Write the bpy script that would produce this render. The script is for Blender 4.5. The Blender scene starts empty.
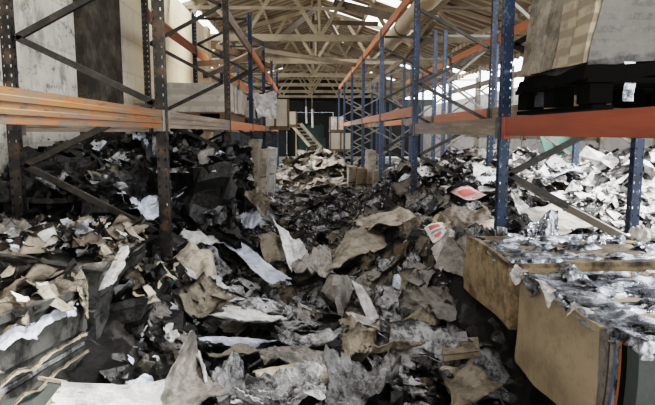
import bpy, math, random
from mathutils import Vector, Matrix, Euler, noise
R = math.radians
C = bpy.context.scene.collection
S = bpy.context.scene
rng = random.Random(7)

# ------------------------------------------------------------------ camera
EYE = 1.9; F = 490.0; PITCH = R(6.3); YAW = R(2.63); PX0, PY0 = 327.5, 186.0
cam = bpy.data.cameras.new('camera'); co = bpy.data.objects.new('camera', cam); C.objects.link(co)
cam.sensor_width = 36.0; cam.lens = F/655*36; cam.clip_start = .05
cam.shift_y = -(202.5-PY0)/655
co.location = (0, 0, EYE); co.rotation_euler = (R(90)-PITCH, 0, -YAW)
S.camera = co
ROT = Euler((R(90)-PITCH, 0, -YAW)).to_matrix()
def at(px, py, Y):
    d = ROT @ Vector(((px-PX0)/F, (PY0-py)/F, -1))
    return Vector((0, 0, EYE)) + d*(Y/d.y)

# ------------------------------------------------------------------ helpers
def fbm(x, y, z=0.0, o=4):
    return noise.fractal(Vector((x, y, z)), 1.0, 2.0, o)
def sm(a, b, x):
    t = max(0, min(1, (x-a)/(b-a))); return t*t*(3-2*t)

class MB:
    def __init__(s): s.v = []; s.f = []; s.burn = []; s.mi = []; s.m = 0
    def add(s, vs, fs, burn=None):
        o = len(s.v); s.v += [tuple(v) for v in vs]
        s.f += [tuple(i+o for i in f) for f in fs]; s.mi += [s.m]*len(fs)
        s.burn += burn if burn else [0.0]*len(vs)
        return s
    def box(s, c, d, rot=None):
        hx, hy, hz = d[0]/2, d[1]/2, d[2]/2; vs = []
        for x, y, z in ((-1,-1,-1),(1,-1,-1),(1,1,-1),(-1,1,-1),(-1,-1,1),(1,-1,1),(1,1,1),(-1,1,1)):
            p = Vector((x*hx, y*hy, z*hz))
            if rot: p = rot @ p
            vs.append(p+Vector(c))
        return s.add(vs, [(3,2,1,0),(4,5,6,7),(0,1,5,4),(1,2,6,5),(2,3,7,6),(3,0,4,7)])
    def bar(s, a, b, w, h, up=(0,0,1), bend=0):
        a, b = Vector(a), Vector(b); d = (b-a).normalized(); u = Vector(up)
        if abs(d.dot(u)) > .98: u = Vector((1,0,0))
        r = d.cross(u).normalized(); u = r.cross(d).normalized(); n = 1 if not bend else 6
        vs = []; fs = []
        for i in range(n+1):
            t = i/n; p = a.lerp(b, t) - u*bend*4*t*(1-t)
            vs += [p-r*w/2-u*h/2, p+r*w/2-u*h/2, p+r*w/2+u*h/2, p-r*w/2+u*h/2]
        for i in range(n):
            for k in range(4): fs.append((i*4+k, i*4+(k+1)%4, i*4+4+(k+1)%4, i*4+4+k))
        fs += [(3,2,1,0), tuple(n*4+k for k in range(4))]
        return s.add(vs, fs)
    def tube(s, pts, r, n=10, cap=True):
        pts = [Vector(p) for p in pts]; vs = []; fs = []
        for i, p in enumerate(pts):
            d = (pts[min(i+1, len(pts)-1)]-pts[max(i-1, 0)]).normalized()
            u = Vector((0,0,1)) if abs(d.z) < .9 else Vector((1,0,0))
            a = d.cross(u).normalized(); b = a.cross(d)
            rr = r[i] if isinstance(r, (list, tuple)) else r
            for k in range(n):
                t = 2*math.pi*k/n; vs.append(p+a*rr*math.cos(t)+b*rr*math.sin(t))
        for i in range(len(pts)-1):
            for k in range(n): fs.append((i*n+k, i*n+(k+1)%n, (i+1)*n+(k+1)%n, (i+1)*n+k))
        if cap: fs += [tuple(range(n))[::-1], tuple((len(pts)-1)*n+k for k in range(n))]
        return s.add(vs, fs)
    def extrude(s, prof, a, b, up=(0,0,1)):   # closed profile (x right, y up) swept from a to b
        a, b = Vector(a), Vector(b); d = (b-a).normalized(); u = Vector(up)
        r = d.cross(u).normalized(); u = r.cross(d).normalized(); n = len(prof); vs = []
        for p in (a, b):
            for x, y in prof: vs.append(p+r*x+u*y)
        fs = [(k, (k+1) % n, n+(k+1) % n, n+k) for k in range(n)] + [tuple(range(n))[::-1], tuple(range(n, 2*n))]
        return s.add(vs, fs)
    def grid(s, fn, nu, nv, keep=None, burn=None):
        vs = []; bs = []; fs = []
        for j in range(nv+1):
            for i in range(nu+1):
                vs.append(fn(i/nu, j/nv)); bs.append(burn(i/nu, j/nv) if burn else 0.0)
        for j in range(nv):
            for i in range(nu):
                if keep and not keep((i+.5)/nu, (j+.5)/nv): continue
                a = j*(nu+1)+i; fs.append((a, a+1, a+nu+2, a+nu+1))
        return s.add(vs, fs, bs)
    def mesh(s, name, mats, smooth=False):
        me = bpy.data.meshes.new(name); me.from_pydata(s.v, [], s.f)
        if not isinstance(mats, (list, tuple)): mats = [mats]
        for m in mats: me.materials.append(m)
        if len(mats) > 1: me.polygons.foreach_set('material_index', s.mi)
        at_ = me.attributes.new('burn', 'FLOAT', 'POINT'); at_.data.foreach_set('value', s.burn)
        if smooth: me.polygons.foreach_set('use_smooth', [True]*len(me.polygons))
        me.update(); return me
    def obj(s, name, mats, parent=None, smooth=False, loc=(0,0,0)):
        o = bpy.data.objects.new(name, s.mesh(name, mats, smooth)); C.objects.link(o)
        o.location = loc
        if parent: o.parent = parent
        return o
def tag(o, label=None, cat=None, group=None, kind=None):
    for k, v in (('label', label), ('category', cat), ('group', group), ('kind', kind)):
        if v: o[k] = v
    return o
def thing(name, label, cat, loc=(0,0,0), rz=0, group=None):
    o = bpy.data.objects.new(name, None); C.objects.link(o); o.empty_display_size = .1
    o.location = loc; o.rotation_euler = (0, 0, rz); return tag(o, label, cat, group)
def local(parent, o):         # keep an absolutely built child in place under a moved empty
    o.matrix_parent_inverse = (Matrix.Translation(parent.location) @ parent.rotation_euler.to_matrix().to_4x4()).inverted(); return o
def copy_tree(o, parent=None):
    c = o.copy(); C.objects.link(c)
    if parent:
        c.parent = parent; c.matrix_parent_inverse = o.matrix_parent_inverse.copy()
    for ch in list(o.children): copy_tree(ch, c)
    return c

# ------------------------------------------------------------------ materials
def nodes(name):
    m = bpy.data.materials.new(name); m.use_nodes = True; nt = m.node_tree
    return m, nt, nt.nodes['Principled BSDF']
def N(nt, t, **kw):
    n = nt.nodes.new(t)
    for k, v in kw.items():
        if k in n.inputs: n.inputs[k].default_value = v
        else: setattr(n, k, v)
    return n
def rgba(c): return (c[0], c[1], c[2], 1)
def ramp(nt, fac, stops):
    r = nt.nodes.new('ShaderNodeValToRGB'); e = r.color_ramp.elements
    while len(e) < len(stops): e.new(.5)
    for i, (p, c) in enumerate(stops): e[i].position = p; e[i].color = rgba(c)
    nt.links.new(fac, r.inputs[0]); return r.outputs[0]
def mix(nt, fac, a, b, mode='MIX'):
    m = nt.nodes.new('ShaderNodeMix'); m.data_type = 'RGBA'; m.blend_type = mode
    for sock, v in ((m.inputs[0], fac), (m.inputs[6], a), (m.inputs[7], b)):
        if isinstance(v, bpy.types.NodeSocket): nt.links.new(v, sock)
        elif isinstance(v, (int, float)): sock.default_value = v
        else: sock.default_value = rgba(v)
    return m.outputs[2]
def coords(nt, kind='Object', scale=(1,1,1)):
    t = nt.nodes.new('ShaderNodeTexCoord'); mp = nt.nodes.new('ShaderNodeMapping'); mp.inputs['Scale'].default_value = scale
    nt.links.new(t.outputs[kind], mp.inputs[0]); return mp.outputs[0]
def worldpos(nt, scale=(1,1,1)):
    t = nt.nodes.new('ShaderNodeNewGeometry'); mp = nt.nodes.new('ShaderNodeMapping'); mp.inputs['Scale'].default_value = scale
    nt.links.new(t.outputs['Position'], mp.inputs[0]); return mp.outputs[0]
def noi(nt, vec, scale, detail=4, rough=.6):
    n = N(nt, 'ShaderNodeTexNoise', Scale=scale, Detail=detail, Roughness=rough); nt.links.new(vec, n.inputs['Vector']); return n.outputs[0]
def bump(nt, bs, h, strength=.3, dist=.02):
    b = N(nt, 'ShaderNodeBump', Strength=strength, Distance=dist); nt.links.new(h, b.inputs['Height']); nt.links.new(b.outputs[0], bs.inputs['Normal'])

def m_sheet(name, col, dark=(.008,.007,.006), rough=.55, stain=.5, spec=.4, lines=0, tintvar=.35, linecol=(.02,.02,.02), bk=.35, metal=0.0):
    """paper or card: colour, soot stains, charred edges from the burn attribute"""
    m, nt, bs = nodes(name); v = coords(nt, 'Object')
    oi = nt.nodes.new('ShaderNodeObjectInfo')
    off = N(nt, 'ShaderNodeVectorMath', operation='ADD'); cmb = N(nt, 'ShaderNodeMath', operation='MULTIPLY'); cmb.inputs[1].default_value = 37
    nt.links.new(oi.outputs['Random'], cmb.inputs[0]); nt.links.new(v, off.inputs[0]); nt.links.new(cmb.outputs[0], off.inputs[1]); v = off.outputs[0]
    st = ramp(nt, noi(nt, v, 6, 8, .78), [(.46, (0,0,0)), (.58, (1,1,1))])
    c = mix(nt, st, col, [x*(1-stain) for x in col])
    vr = N(nt, 'ShaderNodeMapRange'); vr.inputs['To Min'].default_value = 1-tintvar; vr.inputs['To Max'].default_value = 1+tintvar*.5
    nt.links.new(oi.outputs['Random'], vr.inputs[0]); c = mix(nt, 1.0, c, vr.outputs[0], 'MULTIPLY')
    if lines:
        w = N(nt, 'ShaderNodeTexWave', Scale=lines, Distortion=.9, Detail=2); w.bands_direction = 'Z'
        w.inputs['Detail Scale'].default_value = 2.0
        nt.links.new(v, w.inputs[0]); c = mix(nt, ramp(nt, w.outputs[1], [(.25, (.9,.9,.9)), (.6, (0,0,0))]), c, linecol)
    a = N(nt, 'ShaderNodeAttribute', attribute_name='burn')
    ad = N(nt, 'ShaderNodeMath', operation='ADD'); n2 = N(nt, 'ShaderNodeMath', operation='MULTIPLY_ADD'); n2.inputs[1].default_value = 1.0; n2.inputs[2].default_value = -.5
    nt.links.new(noi(nt, v, 9, 5, .7), n2.inputs[0]); nt.links.new(a.outputs['Fac'], ad.inputs[0]); nt.links.new(n2.outputs[0], ad.inputs[1])
    bf = ramp(nt, ad.outputs[0], [(.3, (0,0,0)), (.62, (1,1,1))])
    c = mix(nt, bf, c, dark)
    nt.links.new(c, bs.inputs['Base Color']); bs.inputs['Roughness'].default_value = rough; bs.inputs['Specular IOR Level'].default_value = spec
    ha = N(nt, 'ShaderNodeMath', operation='MULTIPLY_ADD'); ha.inputs[1].default_value = 2.2
    nt.links.new(noi(nt, v, 7, 5, .65), ha.inputs[0]); nt.links.new(noi(nt, v, 36, 4, .7), ha.inputs[2])
    bump(nt, bs, ha.outputs[0], bk, .03); bs.inputs['Metallic'].default_value = metal
    return m
def m_metal(name, col, soot=(.012,.012,.012), lo=.45, hi=.62, rust=None, scale=(1,1,1), rough=.5, ns=3.0, fleck=None):
    m, nt, bs = nodes(name); v = worldpos(nt, scale)
    c = mix(nt, ramp(nt, noi(nt, v, ns, 6, .65), [(lo, (0,0,0)), (hi, (1,1,1))]), col, soot)
    if rust: c = mix(nt, ramp(nt, noi(nt, v, ns*2.3, 5, .7), [(.5, (0,0,0)), (.62, (.85,.85,.85))]), c, rust)
    if fleck: c = mix(nt, ramp(nt, noi(nt, v, ns*6, 4, .7), [(.58, (0,0,0)), (.68, (.8,.8,.8))]), c, fleck)
    nt.links.new(c, bs.inputs['Base Color']); bs.inputs['Roughness'].default_value = rough
    bump(nt, bs, noi(nt, v, 30, 3), .15, .004); return m
def m_plain(name, col, var=.5, scale=8, rough=.7, metal=0, bmp=.3):
    m, nt, bs = nodes(name); v = worldpos(nt)
    c = mix(nt, noi(nt, v, scale, 5, .65), [x*(1-var) for x in col], [min(1, x*(1+var)) for x in col])
    nt.links.new(c, bs.inputs['Base Color']); bs.inputs['Roughness'].default_value = rough; bs.inputs['Metallic'].default_value = metal
    bump(nt, bs, noi(nt, v, scale*4, 4), bmp, .01); return m

M = {}
M['steel_left'] = m_metal('scorched dark steel', (.035,.032,.03), (.008,.008,.008), .4, .6, rust=(.09,.06,.04), ns=4)
M['steel_blue'] = m_metal('sooty blue steel', (.026,.048,.092), (.012,.014,.02), .5, .72, fleck=(.16,.2,.26), ns=3)
M['steel_navy'] = m_metal('sooty navy steel', (.02,.045,.10), (.01,.011,.014), .42, .62, fleck=(.1,.12,.15), ns=4)
M['steel_farblue'] = m_metal('muted blue steel', (.07,.10,.165), (.04,.05,.07), .5, .75, fleck=(.25,.3,.36), ns=3)
M['brace'] = m_metal('burnt brace steel', (.035,.033,.03), (.01,.01,.01), .4, .65, rust=(.06,.048,.036), ns=5)
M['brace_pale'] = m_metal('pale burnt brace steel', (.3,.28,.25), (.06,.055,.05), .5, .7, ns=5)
M['beam_tan'] = m_metal('heat faded orange beam', (.21,.115,.055), (.125,.105,.09), .44, .56, rust=(.30,.10,.035), scale=(1,.6,4), ns=2.6, fleck=(.035,.03,.025))
M['beam_red'] = m_metal('brick orange beam', (.29,.085,.05), (.16,.055,.035), .4, .7, scale=(1,.5,5), ns=2, fleck=(.2,.09,.05))
M['beam_orange'] = m_metal('bright orange beam', (.6,.2,.08), (.33,.18,.11), .5, .75, scale=(1,.5,3), ns=1.5, fleck=(.5,.42,.33))
M['beam_grey'] = m_metal('burnt grey beam', (.26,.21,.16), (.12,.09,.07), .4, .65, scale=(1,.4,5), ns=2.2, rust=(.34,.26,.19))
M['truss'] = m_metal('weathered truss steel', (.34,.28,.195), (.15,.115,.075), .45, .7, ns=1.5)
M['truss_dark'] = m_metal('sooty truss steel', (.13,.095,.06), (.05,.035,.025), .45, .7, ns=1.5)
M['connector'] = m_metal('scorched connector', (.12,.1,.085), (.03,.028,.026), .45, .65, ns=6)
M['connector_pale'] = m_metal('ash grey connector', (.3,.27,.22), (.13,.11,.09), .45, .65, ns=6)
M['kraft'] = m_sheet('kraft board', (.33,.265,.185), stain=.25, tintvar=.1, bk=.1)
M['kraft_scorch'] = m_sheet('scorched kraft board', (.33,.255,.165), stain=.55, tintvar=.1, bk=.15)
M['tan'] = m_sheet('tan card', (.29,.25,.195), stain=.55)
M['greycard'] = m_sheet('grey card', (.27,.25,.225), stain=.5)
M['brown'] = m_sheet('brown card', (.155,.125,.095), stain=.6)
M['white'] = m_sheet('white paper', (.72,.71,.70), stain=.4, tintvar=.2)
M['bluewhite'] = m_sheet('bluish white paper', (.66,.71,.80), stain=.4, tintvar=.2)
M['ash'] = m_sheet('ashen paper', (.42,.42,.43), stain=.88, tintvar=.5, rough=.4)
M['char'] = m_sheet('charred paper', (.017,.016,.016), stain=.7, rough=.36, spec=.5)
M['pink'] = m_sheet('pink printed paper', (.62,.42,.42), stain=.4)
M['teal'] = m_sheet('teal film', (.05,.33,.36), stain=.4, rough=.3)
M['palebrown'] = m_sheet('pale brown liner', (.45,.395,.32), stain=.5)
M['film'] = m_sheet('shiny scorched wrap', (.40,.43,.48), stain=.96, rough=.13, spec=1.0, tintvar=.3, metal=.7, bk=.16)
M['lid'] = m_plain('dark green grey board', (.05,.06,.055), .4, 6)
M['edge'] = m_plain('pale card edge', (.42,.36,.28), .4, 20)
M['stack_grey'] = m_sheet('grey stacked sheets', (.115,.115,.108), stain=.75, tintvar=.1, bk=.15)
M['stack_light'] = m_sheet('pale stacked sheets', (.15,.142,.13), stain=.4, lines=5, tintvar=.1, linecol=(.13,.122,.11), bk=.12)
M['stack_tan'] = m_sheet('tan stacked sheet edges', (.36,.30,.22), stain=.4, lines=3.2, tintvar=.1, linecol=(.2,.16,.115), bk=.15)
M['stack_pale'] = m_sheet('pale grey boxed stack', (.5,.46,.4), stain=.3, lines=2, tintvar=.2, linecol=(.4,.36,.3), bk=.15)
M['blackwood'] = m_plain('charred timber', (.006,.0055,.005), .5, 10, .9)
M['blackwood'].node_tree.nodes['Principled BSDF'].inputs['Specular IOR Level'].default_value = .1
M['wood'] = m_plain('smoky timber', (.16,.11,.07), .5, 7, .75)
M['green'] = m_plain('dusty green metal', (.16,.30,.235), .5, 3, .6)
M['darkgreen'] = m_plain('dark green machine', (.018,.04,.03), .4, 3, .6)
M['blue_line'] = m_plain('blue board edge', (.10,.14,.24), .3, 10)
M['rust_line'] = m_plain('rust board edge', (.28,.12,.05), .3, 10)
M['print_grey'] = m_plain('grey print', (.2,.19,.2), .3, 10)
M['print_red'] = m_plain('red print', (.5,.12,.10), .3, 10)
M['duct'] = m_plain('cream duct', (.58,.5,.36), .25, 2, .6)
M['endwall'] = m_plain('sooty end wall', (.02,.02,.018), .5, 1, .9)
M['paleboard'] = m_plain('pale boards', (.55,.5,.42), .35, 3, .8)

# wall: pale plaster with soot and streaks
m, nt, bs = nodes('stained concrete wall'); v = worldpos(nt)
c = mix(nt, ramp(nt, noi(nt, v, 1.6, 8, .7), [(.35, (0,0,0)), (.65, (1,1,1))]), (.80,.77,.69), (.52,.49,.43))
c = mix(nt, ramp(nt, noi(nt, worldpos(nt, (1,1,.55)), 2.2, 8, .75), [(.54, (0,0,0)), (.64, (.75,.75,.75))]), c, (.20,.18,.15))
c = mix(nt, ramp(nt, noi(nt, v, 7, 8, .8), [(.55, (0,0,0)), (.62, (.8,.8,.8))]), c, (.09,.08,.07))
sx = N(nt, 'ShaderNodeSeparateXYZ'); nt.links.new(worldpos(nt), sx.inputs[0])
mr = N(nt, 'ShaderNodeMapRange'); mr.inputs[1].default_value = 6.3; mr.inputs[2].default_value = 7.2; nt.links.new(sx.outputs[1], mr.inputs[0])
c = mix(nt, mr.outputs[0], c, mix(nt, noi(nt, v, 2, 5), (.62,.52,.37), (.74,.66,.5)))
br = N(nt, 'ShaderNodeTexBrick', Scale=1.0); br.inputs['Color1'].default_value = (1,1,1,1); br.inputs['Color2'].default_value = (.9,.9,.9,1); br.inputs['Mortar'].default_value = (.72,.7,.68,1)
br.inputs['Brick Width'].default_value = .9; br.inputs['Row Height'].default_value = .45; br.inputs['Mortar Size'].default_value = .012
cx = N(nt, 'ShaderNodeCombineXYZ'); nt.links.new(sx.outputs[1], cx.inputs[0]); nt.links.new(sx.outputs[2], cx.inputs[1]); nt.links.new(cx.outputs[0], br.inputs[0])
c = mix(nt, .6, c, br.outputs[0], 'MULTIPLY')
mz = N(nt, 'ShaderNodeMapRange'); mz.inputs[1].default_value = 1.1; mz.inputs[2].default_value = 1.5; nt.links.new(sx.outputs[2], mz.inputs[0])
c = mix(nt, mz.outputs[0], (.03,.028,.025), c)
nt.links.new(c, bs.inputs['Base Color']); bs.inputs['Roughness'].default_value = .9; bump(nt, bs, noi(nt, v, 8, 8, .7), .6, .04); M['wall'] = m
m, nt, bs = nodes('charred pier'); v = worldpos(nt)
c = mix(nt, ramp(nt, noi(nt, v, 3, 8, .72), [(.45, (0,0,0)), (.72, (1,1,1))]), (.045,.038,.03), (.16,.14,.11))
nt.links.new(c, bs.inputs['Base Color']); bs.inputs['Roughness'].default_value = .95; bump(nt, bs, noi(nt, v, 9, 8, .7), .9, .05); M['pier'] = m
# roof sheet
m, nt, bs = nodes('sooty rib-shaded roof'); v = worldpos(nt)
c = mix(nt, ramp(nt, noi(nt, v, .7, 5, .6), [(.35, (0,0,0)), (.65, (1,1,1))]), (.50,.42,.31), (.30,.245,.175))
c = mix(nt, ramp(nt, noi(nt, v, 5, 5, .7), [(.58, (0,0,0)), (.72, (.5,.5,.5))]), c, (.12,.1,.075))
rib_shade = N(nt, 'ShaderNodeTexWave', Scale=.714); rib_shade.bands_direction = 'Y'; nt.links.new(v, rib_shade.inputs[0])
c = mix(nt, ramp(nt, rib_shade.outputs[1], [(.1, (.75,.75,.75)), (.5, (0,0,0))]), c, (.12,.095,.065))  # shade between the ribs painted as dark bands in the valleys
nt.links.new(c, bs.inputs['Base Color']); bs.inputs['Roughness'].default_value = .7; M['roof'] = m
# debris bed: black ash flecked with grey and pale scraps
m, nt, bs = nodes('ash and burnt paper bed'); v = worldpos(nt)
vo = N(nt, 'ShaderNodeTexVoronoi', Scale=16); nt.links.new(v, vo.inputs['Vector'])
sp = N(nt, 'ShaderNodeSeparateColor'); nt.links.new(vo.outputs['Color'], sp.inputs[0])
c = ramp(nt, sp.outputs[0], [(0, (.006,.006,.006)), (.5, (.014,.013,.012)), (.72, (.05,.045,.04)), (.9, (.14,.13,.12)), (1, (.35,.35,.36))])
c = mix(nt, ramp(nt, noi(nt, v, 7, 6, .75), [(.4, (0,0,0)), (.6, (1,1,1))]), c, (.016,.015,.014))
nt.links.new(c, bs.inputs['Base Color']); bs.inputs['Roughness'].default_value = .6; bump(nt, bs, noi(nt, v, 30, 6, .75), .9, .03); M['bed'] = m
m, nt, bs = nodes('grey dust and far litter bed'); v = worldpos(nt)
vo = N(nt, 'ShaderNodeTexVoronoi', Scale=7); nt.links.new(v, vo.inputs['Vector'])
sp = N(nt, 'ShaderNodeSeparateColor'); nt.links.new(vo.outputs['Color'], sp.inputs[0])
c = ramp(nt, sp.outputs[0], [(0, (.04,.035,.03)), (.4, (.10,.09,.078)), (.75, (.2,.18,.15)), (1, (.45,.42,.38))])
nt.links.new(mix(nt, ramp(nt, noi(nt, v, 3, 6, .75), [(.4, (0,0,0)), (.6, (1,1,1))]), c, (.05,.045,.04)), bs.inputs['Base Color']); bump(nt, bs, noi(nt, v, 14, 6, .75), .9, .05); M['bed_far'] = m
m, nt, bs = nodes('dusty concrete floor'); v = worldpos(nt)
c = mix(nt, noi(nt, v, 2, 8, .7), (.14,.13,.12), (.42,.4,.38)); nt.links.new(c, bs.inputs['Base Color']); bs.inputs['Roughness'].default_value = .9; M['floor'] = m

# ------------------------------------------------------------------ shell
tag(MB().box((4, 19, -.05), (40, 44, .1)).obj('floor', M['floor']), kind='structure')
wl = MB(); wl.box((-2.52, 6.0, 2.2), (.24, 13, 4.4))
tag(wl.obj('wall_left', M['wall']), kind='structure')
tag(MB().box((-2.36, 5.92, 2.2), (.1, 1.08, 4.4)).obj('trim_1', M['pier']), kind='structure')
tag(MB().box((-2.36, 12.3, 2.2), (.12, .4, 4.4)).obj('trim_2', M['wall']), kind='structure')
ew = MB(); ew.box((-4.6, 38.2, 2.2), (6.4, .3, 4.4)); ew.box((6.2, 38.2, 2.2), (8, .3, 4.4)); ew.box((.4, 38.2, 3.9), (3.6, .3, 1.0))
ew.box((.4, 38.6, 1.7), (3.6, .3, 3.4))
ew.add([(-7,38.05,4.3),(8,38.05,4.3),(.4,38.05,6.9),(-7,38.35,4.3),(8,38.35,4.3),(.4,38.35,6.9)], [(0,1,2),(5,4,3),(0,3,4,1),(1,4,5,2),(2,5,3,0)])
tag(MB().box((0, -6.2, 3.2), (16, .3, 6.6)).obj('wall_back', M['wall']), kind='structure')
tag(ew.obj('wall_end', M['endwall']), kind='structure')
# gable roof of corrugated sheets, some missing, more left out to admit daylight
RX, RZ, EZ, HS = .4, 6.5, 4.35, 6.6
holes = set()
hr = random.Random(3)
roof = MB()
for side in (0, 1):
    sg = -1 if side == 0 else 1
    for k in range(-13, 38):
        y0 = 5.0+k*.88
        if y0 > 37.6: break
        for j in range(4):
            p = .03 if side == 0 else .07
            if k > 20: p *= .3
            if hr.random() < p: continue
            if side == 1 and j >= 2 and y0 < 7.5: continue
            if side == 0 and j in (1, 2) and 8.2 < y0 < 11: continue
            if side == 0 and j == 3 and y0 < 9: continue
            if side == 0 and j in (2, 3) and 11 < y0 < 19 and k % 5: continue  # gap added to bring light onto the far aisle
            if j == 0 and -1 < y0 < 3.2: continue
            if side == 1 and 14 < y0 < 19 and j in (0, 1) and k % 2: continue  # gap added so sunlight reaches the far heap
            warp = hr.uniform(-.07, .07)
            def fn(u, w, y0=y0, j=j, sg=sg, warp=warp):
                t = (j+w*1.06)/4
                y = y0+u*.9
                return (RX+sg*t*HS, y, RZ-(RZ-EZ)*t + .08*max(-.6, min(.6, 1.6*math.sin(u*2*math.pi*2))) + warp*u*w + .004*j + .01*(1-w))
            roof.grid(fn, 24, 1)
for sg in (-1, 1):                       # purlins
    for t in (.02, .26, .5, .75, .97):
        z = RZ-(RZ-EZ)*t-.09
        roof.bar((RX+sg*t*HS, 5, z), (RX+sg*t*HS, 38, z), .06, .12)
tag(MB().box((9.2, 18, 1.9), (.3, 40, 3.8)).obj('wall_right', M['floor']), kind='structure')
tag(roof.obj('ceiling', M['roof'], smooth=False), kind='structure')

# trusses
ORD = ['nearest', 'second nearest', 'third nearest', 'fourth nearest', 'fifth nearest', 'sixth nearest', 'farthest']
def truss(y, idx, mat):
    t = thing('roof_truss', f'{ORD[idx]} of the weathered steel roof trusses spanning the aisle', 'roof truss', (RX, y, 4.42), 0, 'roof trusses over the aisle')
    w = HS-.1; zt = RZ-4.42-.24
    MB().bar((-w, 0, 0), (w, 0, 0), .10, .17).obj('bottom_chord', mat, t)
    for sg in (-1, 1): MB().bar((0, 0, zt), (sg*w, 0, -.02), .09, .12).obj('rafter', mat, t)
    n = 6
    for sg in (-1, 1):
        for k in range(n):
            x0 = k*w/n*.92; x1 = (k+1)*w/n*.92
            if k % 2 == 0: a, b = (sg*x0, 0, 0), (sg*x1, 0, zt*(1-x1/w))
            else: a, b = (sg*x0, 0, zt*(1-x0/w)), (sg*x1, 0, 0)
            MB().bar(a, b, .07, .10).obj('web_strut', mat, t)
    MB().bar((0, 0, zt), (0, 0, 0), .05, .07).obj('king_post', mat, t)
    # a second lower tie gives the double line of the lattice girder
    MB().bar((-w*.55, 0, zt*.42), (w*.55, 0, zt*.42), .06, .08).obj('collar_tie', mat, t)
for i, y in enumerate((9.2, 13.6, 18, 22.4, 26.8, 31.2, 35.6)):
    truss(y, i, M['truss'])

# ------------------------------------------------------------------ racking
POST_W, POST_D = .068, .05
def post_mb(h, base=0.0, holes=True):
    """open channel upright, web towards the aisle end with two rows of slots"""
    b = MB(); w, d = POST_W, POST_D; pitch = .06
    # web in the local xz plane at y=-d/2
    xs = [-w/2, -w/2+.008, -w/2+.016, w/2-.016, w/2-.008, w/2]
    n = int(h/pitch)
    zs = []
    for k in range(n): zs += [base+k*pitch, base+k*pitch+.03, base+k*pitch+.048]
    zs.append(base+n*pitch)
    for sy in (-d/2,):
        vs = [(x, sy, z) for z in zs for x in xs]; fs = []
        for j in range(len(zs)-1):
            for i in range(5):
                if holes and i in (1, 3) and j % 3 == 1: continue
                a = j*6+i; fs.append((a, a+1, a+7, a+6))
        b.add(vs, fs)
    # side flanges with slots too
    ys = [-d/2, -d/2+.02, -d/2+.032, d/2]
    for sx in (-w/2, w/2):
        vs = [(sx, y, z) for z in zs for y in ys]; fs = []
        for j in range(len(zs)-1):
            for i in range(3):
                if holes and i == 1 and j % 3 == 1: continue
                a = j*4+i; fs.append((a, a+1, a+5, a+4))
        b.add(vs, fs)
        b.box((sx*.72, d/2, base+h/2), (w*.28, .004, h))
    return b
def frame(name, label, x0, x1, y, h, mat, bmat, group, zs=(.9, 1.6, 2.3, 3.0, 3.7), front_mat=None, flip=0, trim=0):
    """upright frame: front post at x0, rear post at x1"""
    t = thing(name, label, 'rack upright', (x0, y, 0), 0, group); D = x1-x0; sg = 1 if D > 0 else -1
    for k, x in enumerate((0, D)):
        o = post_mb(h).obj('post', front_mat if (front_mat and k == 0) else mat, t, loc=(x, 0, 0))
        f = MB().box((0, 0, .006), (.16, .14, .012)).obj('foot_plate', mat, o)
    for k in range(len(zs)-1):
        a, b = (0, D) if (k+flip) % 2 == 0 else (D, 0)
        e = .05*sg
        a = a+e if a == 0 else a-e; b = b+e if b == 0 else b-e
        MB().bar((a, .01, zs[k]), (b, .01, zs[k+1]), .028, .04).obj('diagonal_brace', bmat, t)
    MB().bar((.05*sg, .01, h-.12), (D-.05*sg, .01, h-.12), .028, .04).obj('cross_brace', bmat, t)
    MB().bar((.05*sg, .01, .35), (D-.05*sg, .01, .35), .028, .04).obj('cross_brace', bmat, t)
    return t
BEAM = [(-.022,0),(.022,0),(.022,.030),(.027,.034),(.027,.052),(.022,.056),(.022,.076),(.027,.080),(.027,.1),(.022,.104),(.022,.13),(-.022,.13)]
def beam(label, x, y0, y1, z, mat, group, h=.13, face=1, dz=0, cmat=None, sag=0):
    t = thing('rack_beam', label, 'rack beam', (x, (y0+y1)/2, z), 0, group); L = (y1-y0)/2-.05
    prof = [(px*-face if face < 0 else px, py*h/.13) for px, py in BEAM]
    if face < 0: prof = prof[::-1]
    b = MB(); n = 8 if sag else 1
    for i in range(n):
        u0, u1 = -1+2*i/n, -1+2*(i+1)/n
        b.extrude(prof, (0, u0*L, -sag*(1-u0*u0)), (0, u1*L, -sag*(1-u1*u1)+dz*0))
    b.obj('beam', mat, t)
    for s in (-1, 1):
        MB().box((0, s*(L+.004), h*.42), (.06, .075, h*1.2)).obj('end_connector', cmat or M['connector'], t)
    return t
NTH = ['first', 'second', 'third', 'fourth', 'fifth', 'sixth', 'seventh']
# left rack
LY = [3.3, 6.1, 8.75, 11.5, 14.3, 17.1, 19.9]; LX0, LX1 = -.94, -1.89
for i, y in enumerate(LY[:6]):
    mat = M['steel_left'] if i < 2 else M['steel_navy']
    frame('rack_upright', f'{["dark scorched", "sooty dark", "navy blue", "blue", "blue", "blue"][i]} upright frame of the left rack, {NTH[i]} from the camera',
          LX0, LX1, y, 3.95, mat, M['brace'], 'left rack frames', zs=(.8,1.22,1.68,2.09,2.5,2.95,3.4,3.8), flip=(i+1) % 2)
edges = [.55]+LY
lower = ['beam_tan', 'beam_grey', 'beam_orange', 'beam_orange', 'beam_grey', 'beam_orange']
dl = ['orange and ash grey', 'heat greyed', 'orange red', 'orange', 'grey', 'orange']
for i in range(6):
    beam(f'{dl[i]} beam along the aisle at eye level, left rack bay {NTH[i]} from the camera', LX0+.0, edges[i], edges[i+1], EYE+.024, M[lower[i]], 'left rack aisle beams', h=.115, cmat=M['connector_pale'] if i < 2 else M['beam_orange'])
    if i: beam(f'rear scorched beam at eye level, left rack bay {NTH[i]} from the camera', LX1, edges[i], edges[i+1], EYE+.0, M['beam_grey'], 'left rack rear beams', face=-1)
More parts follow.
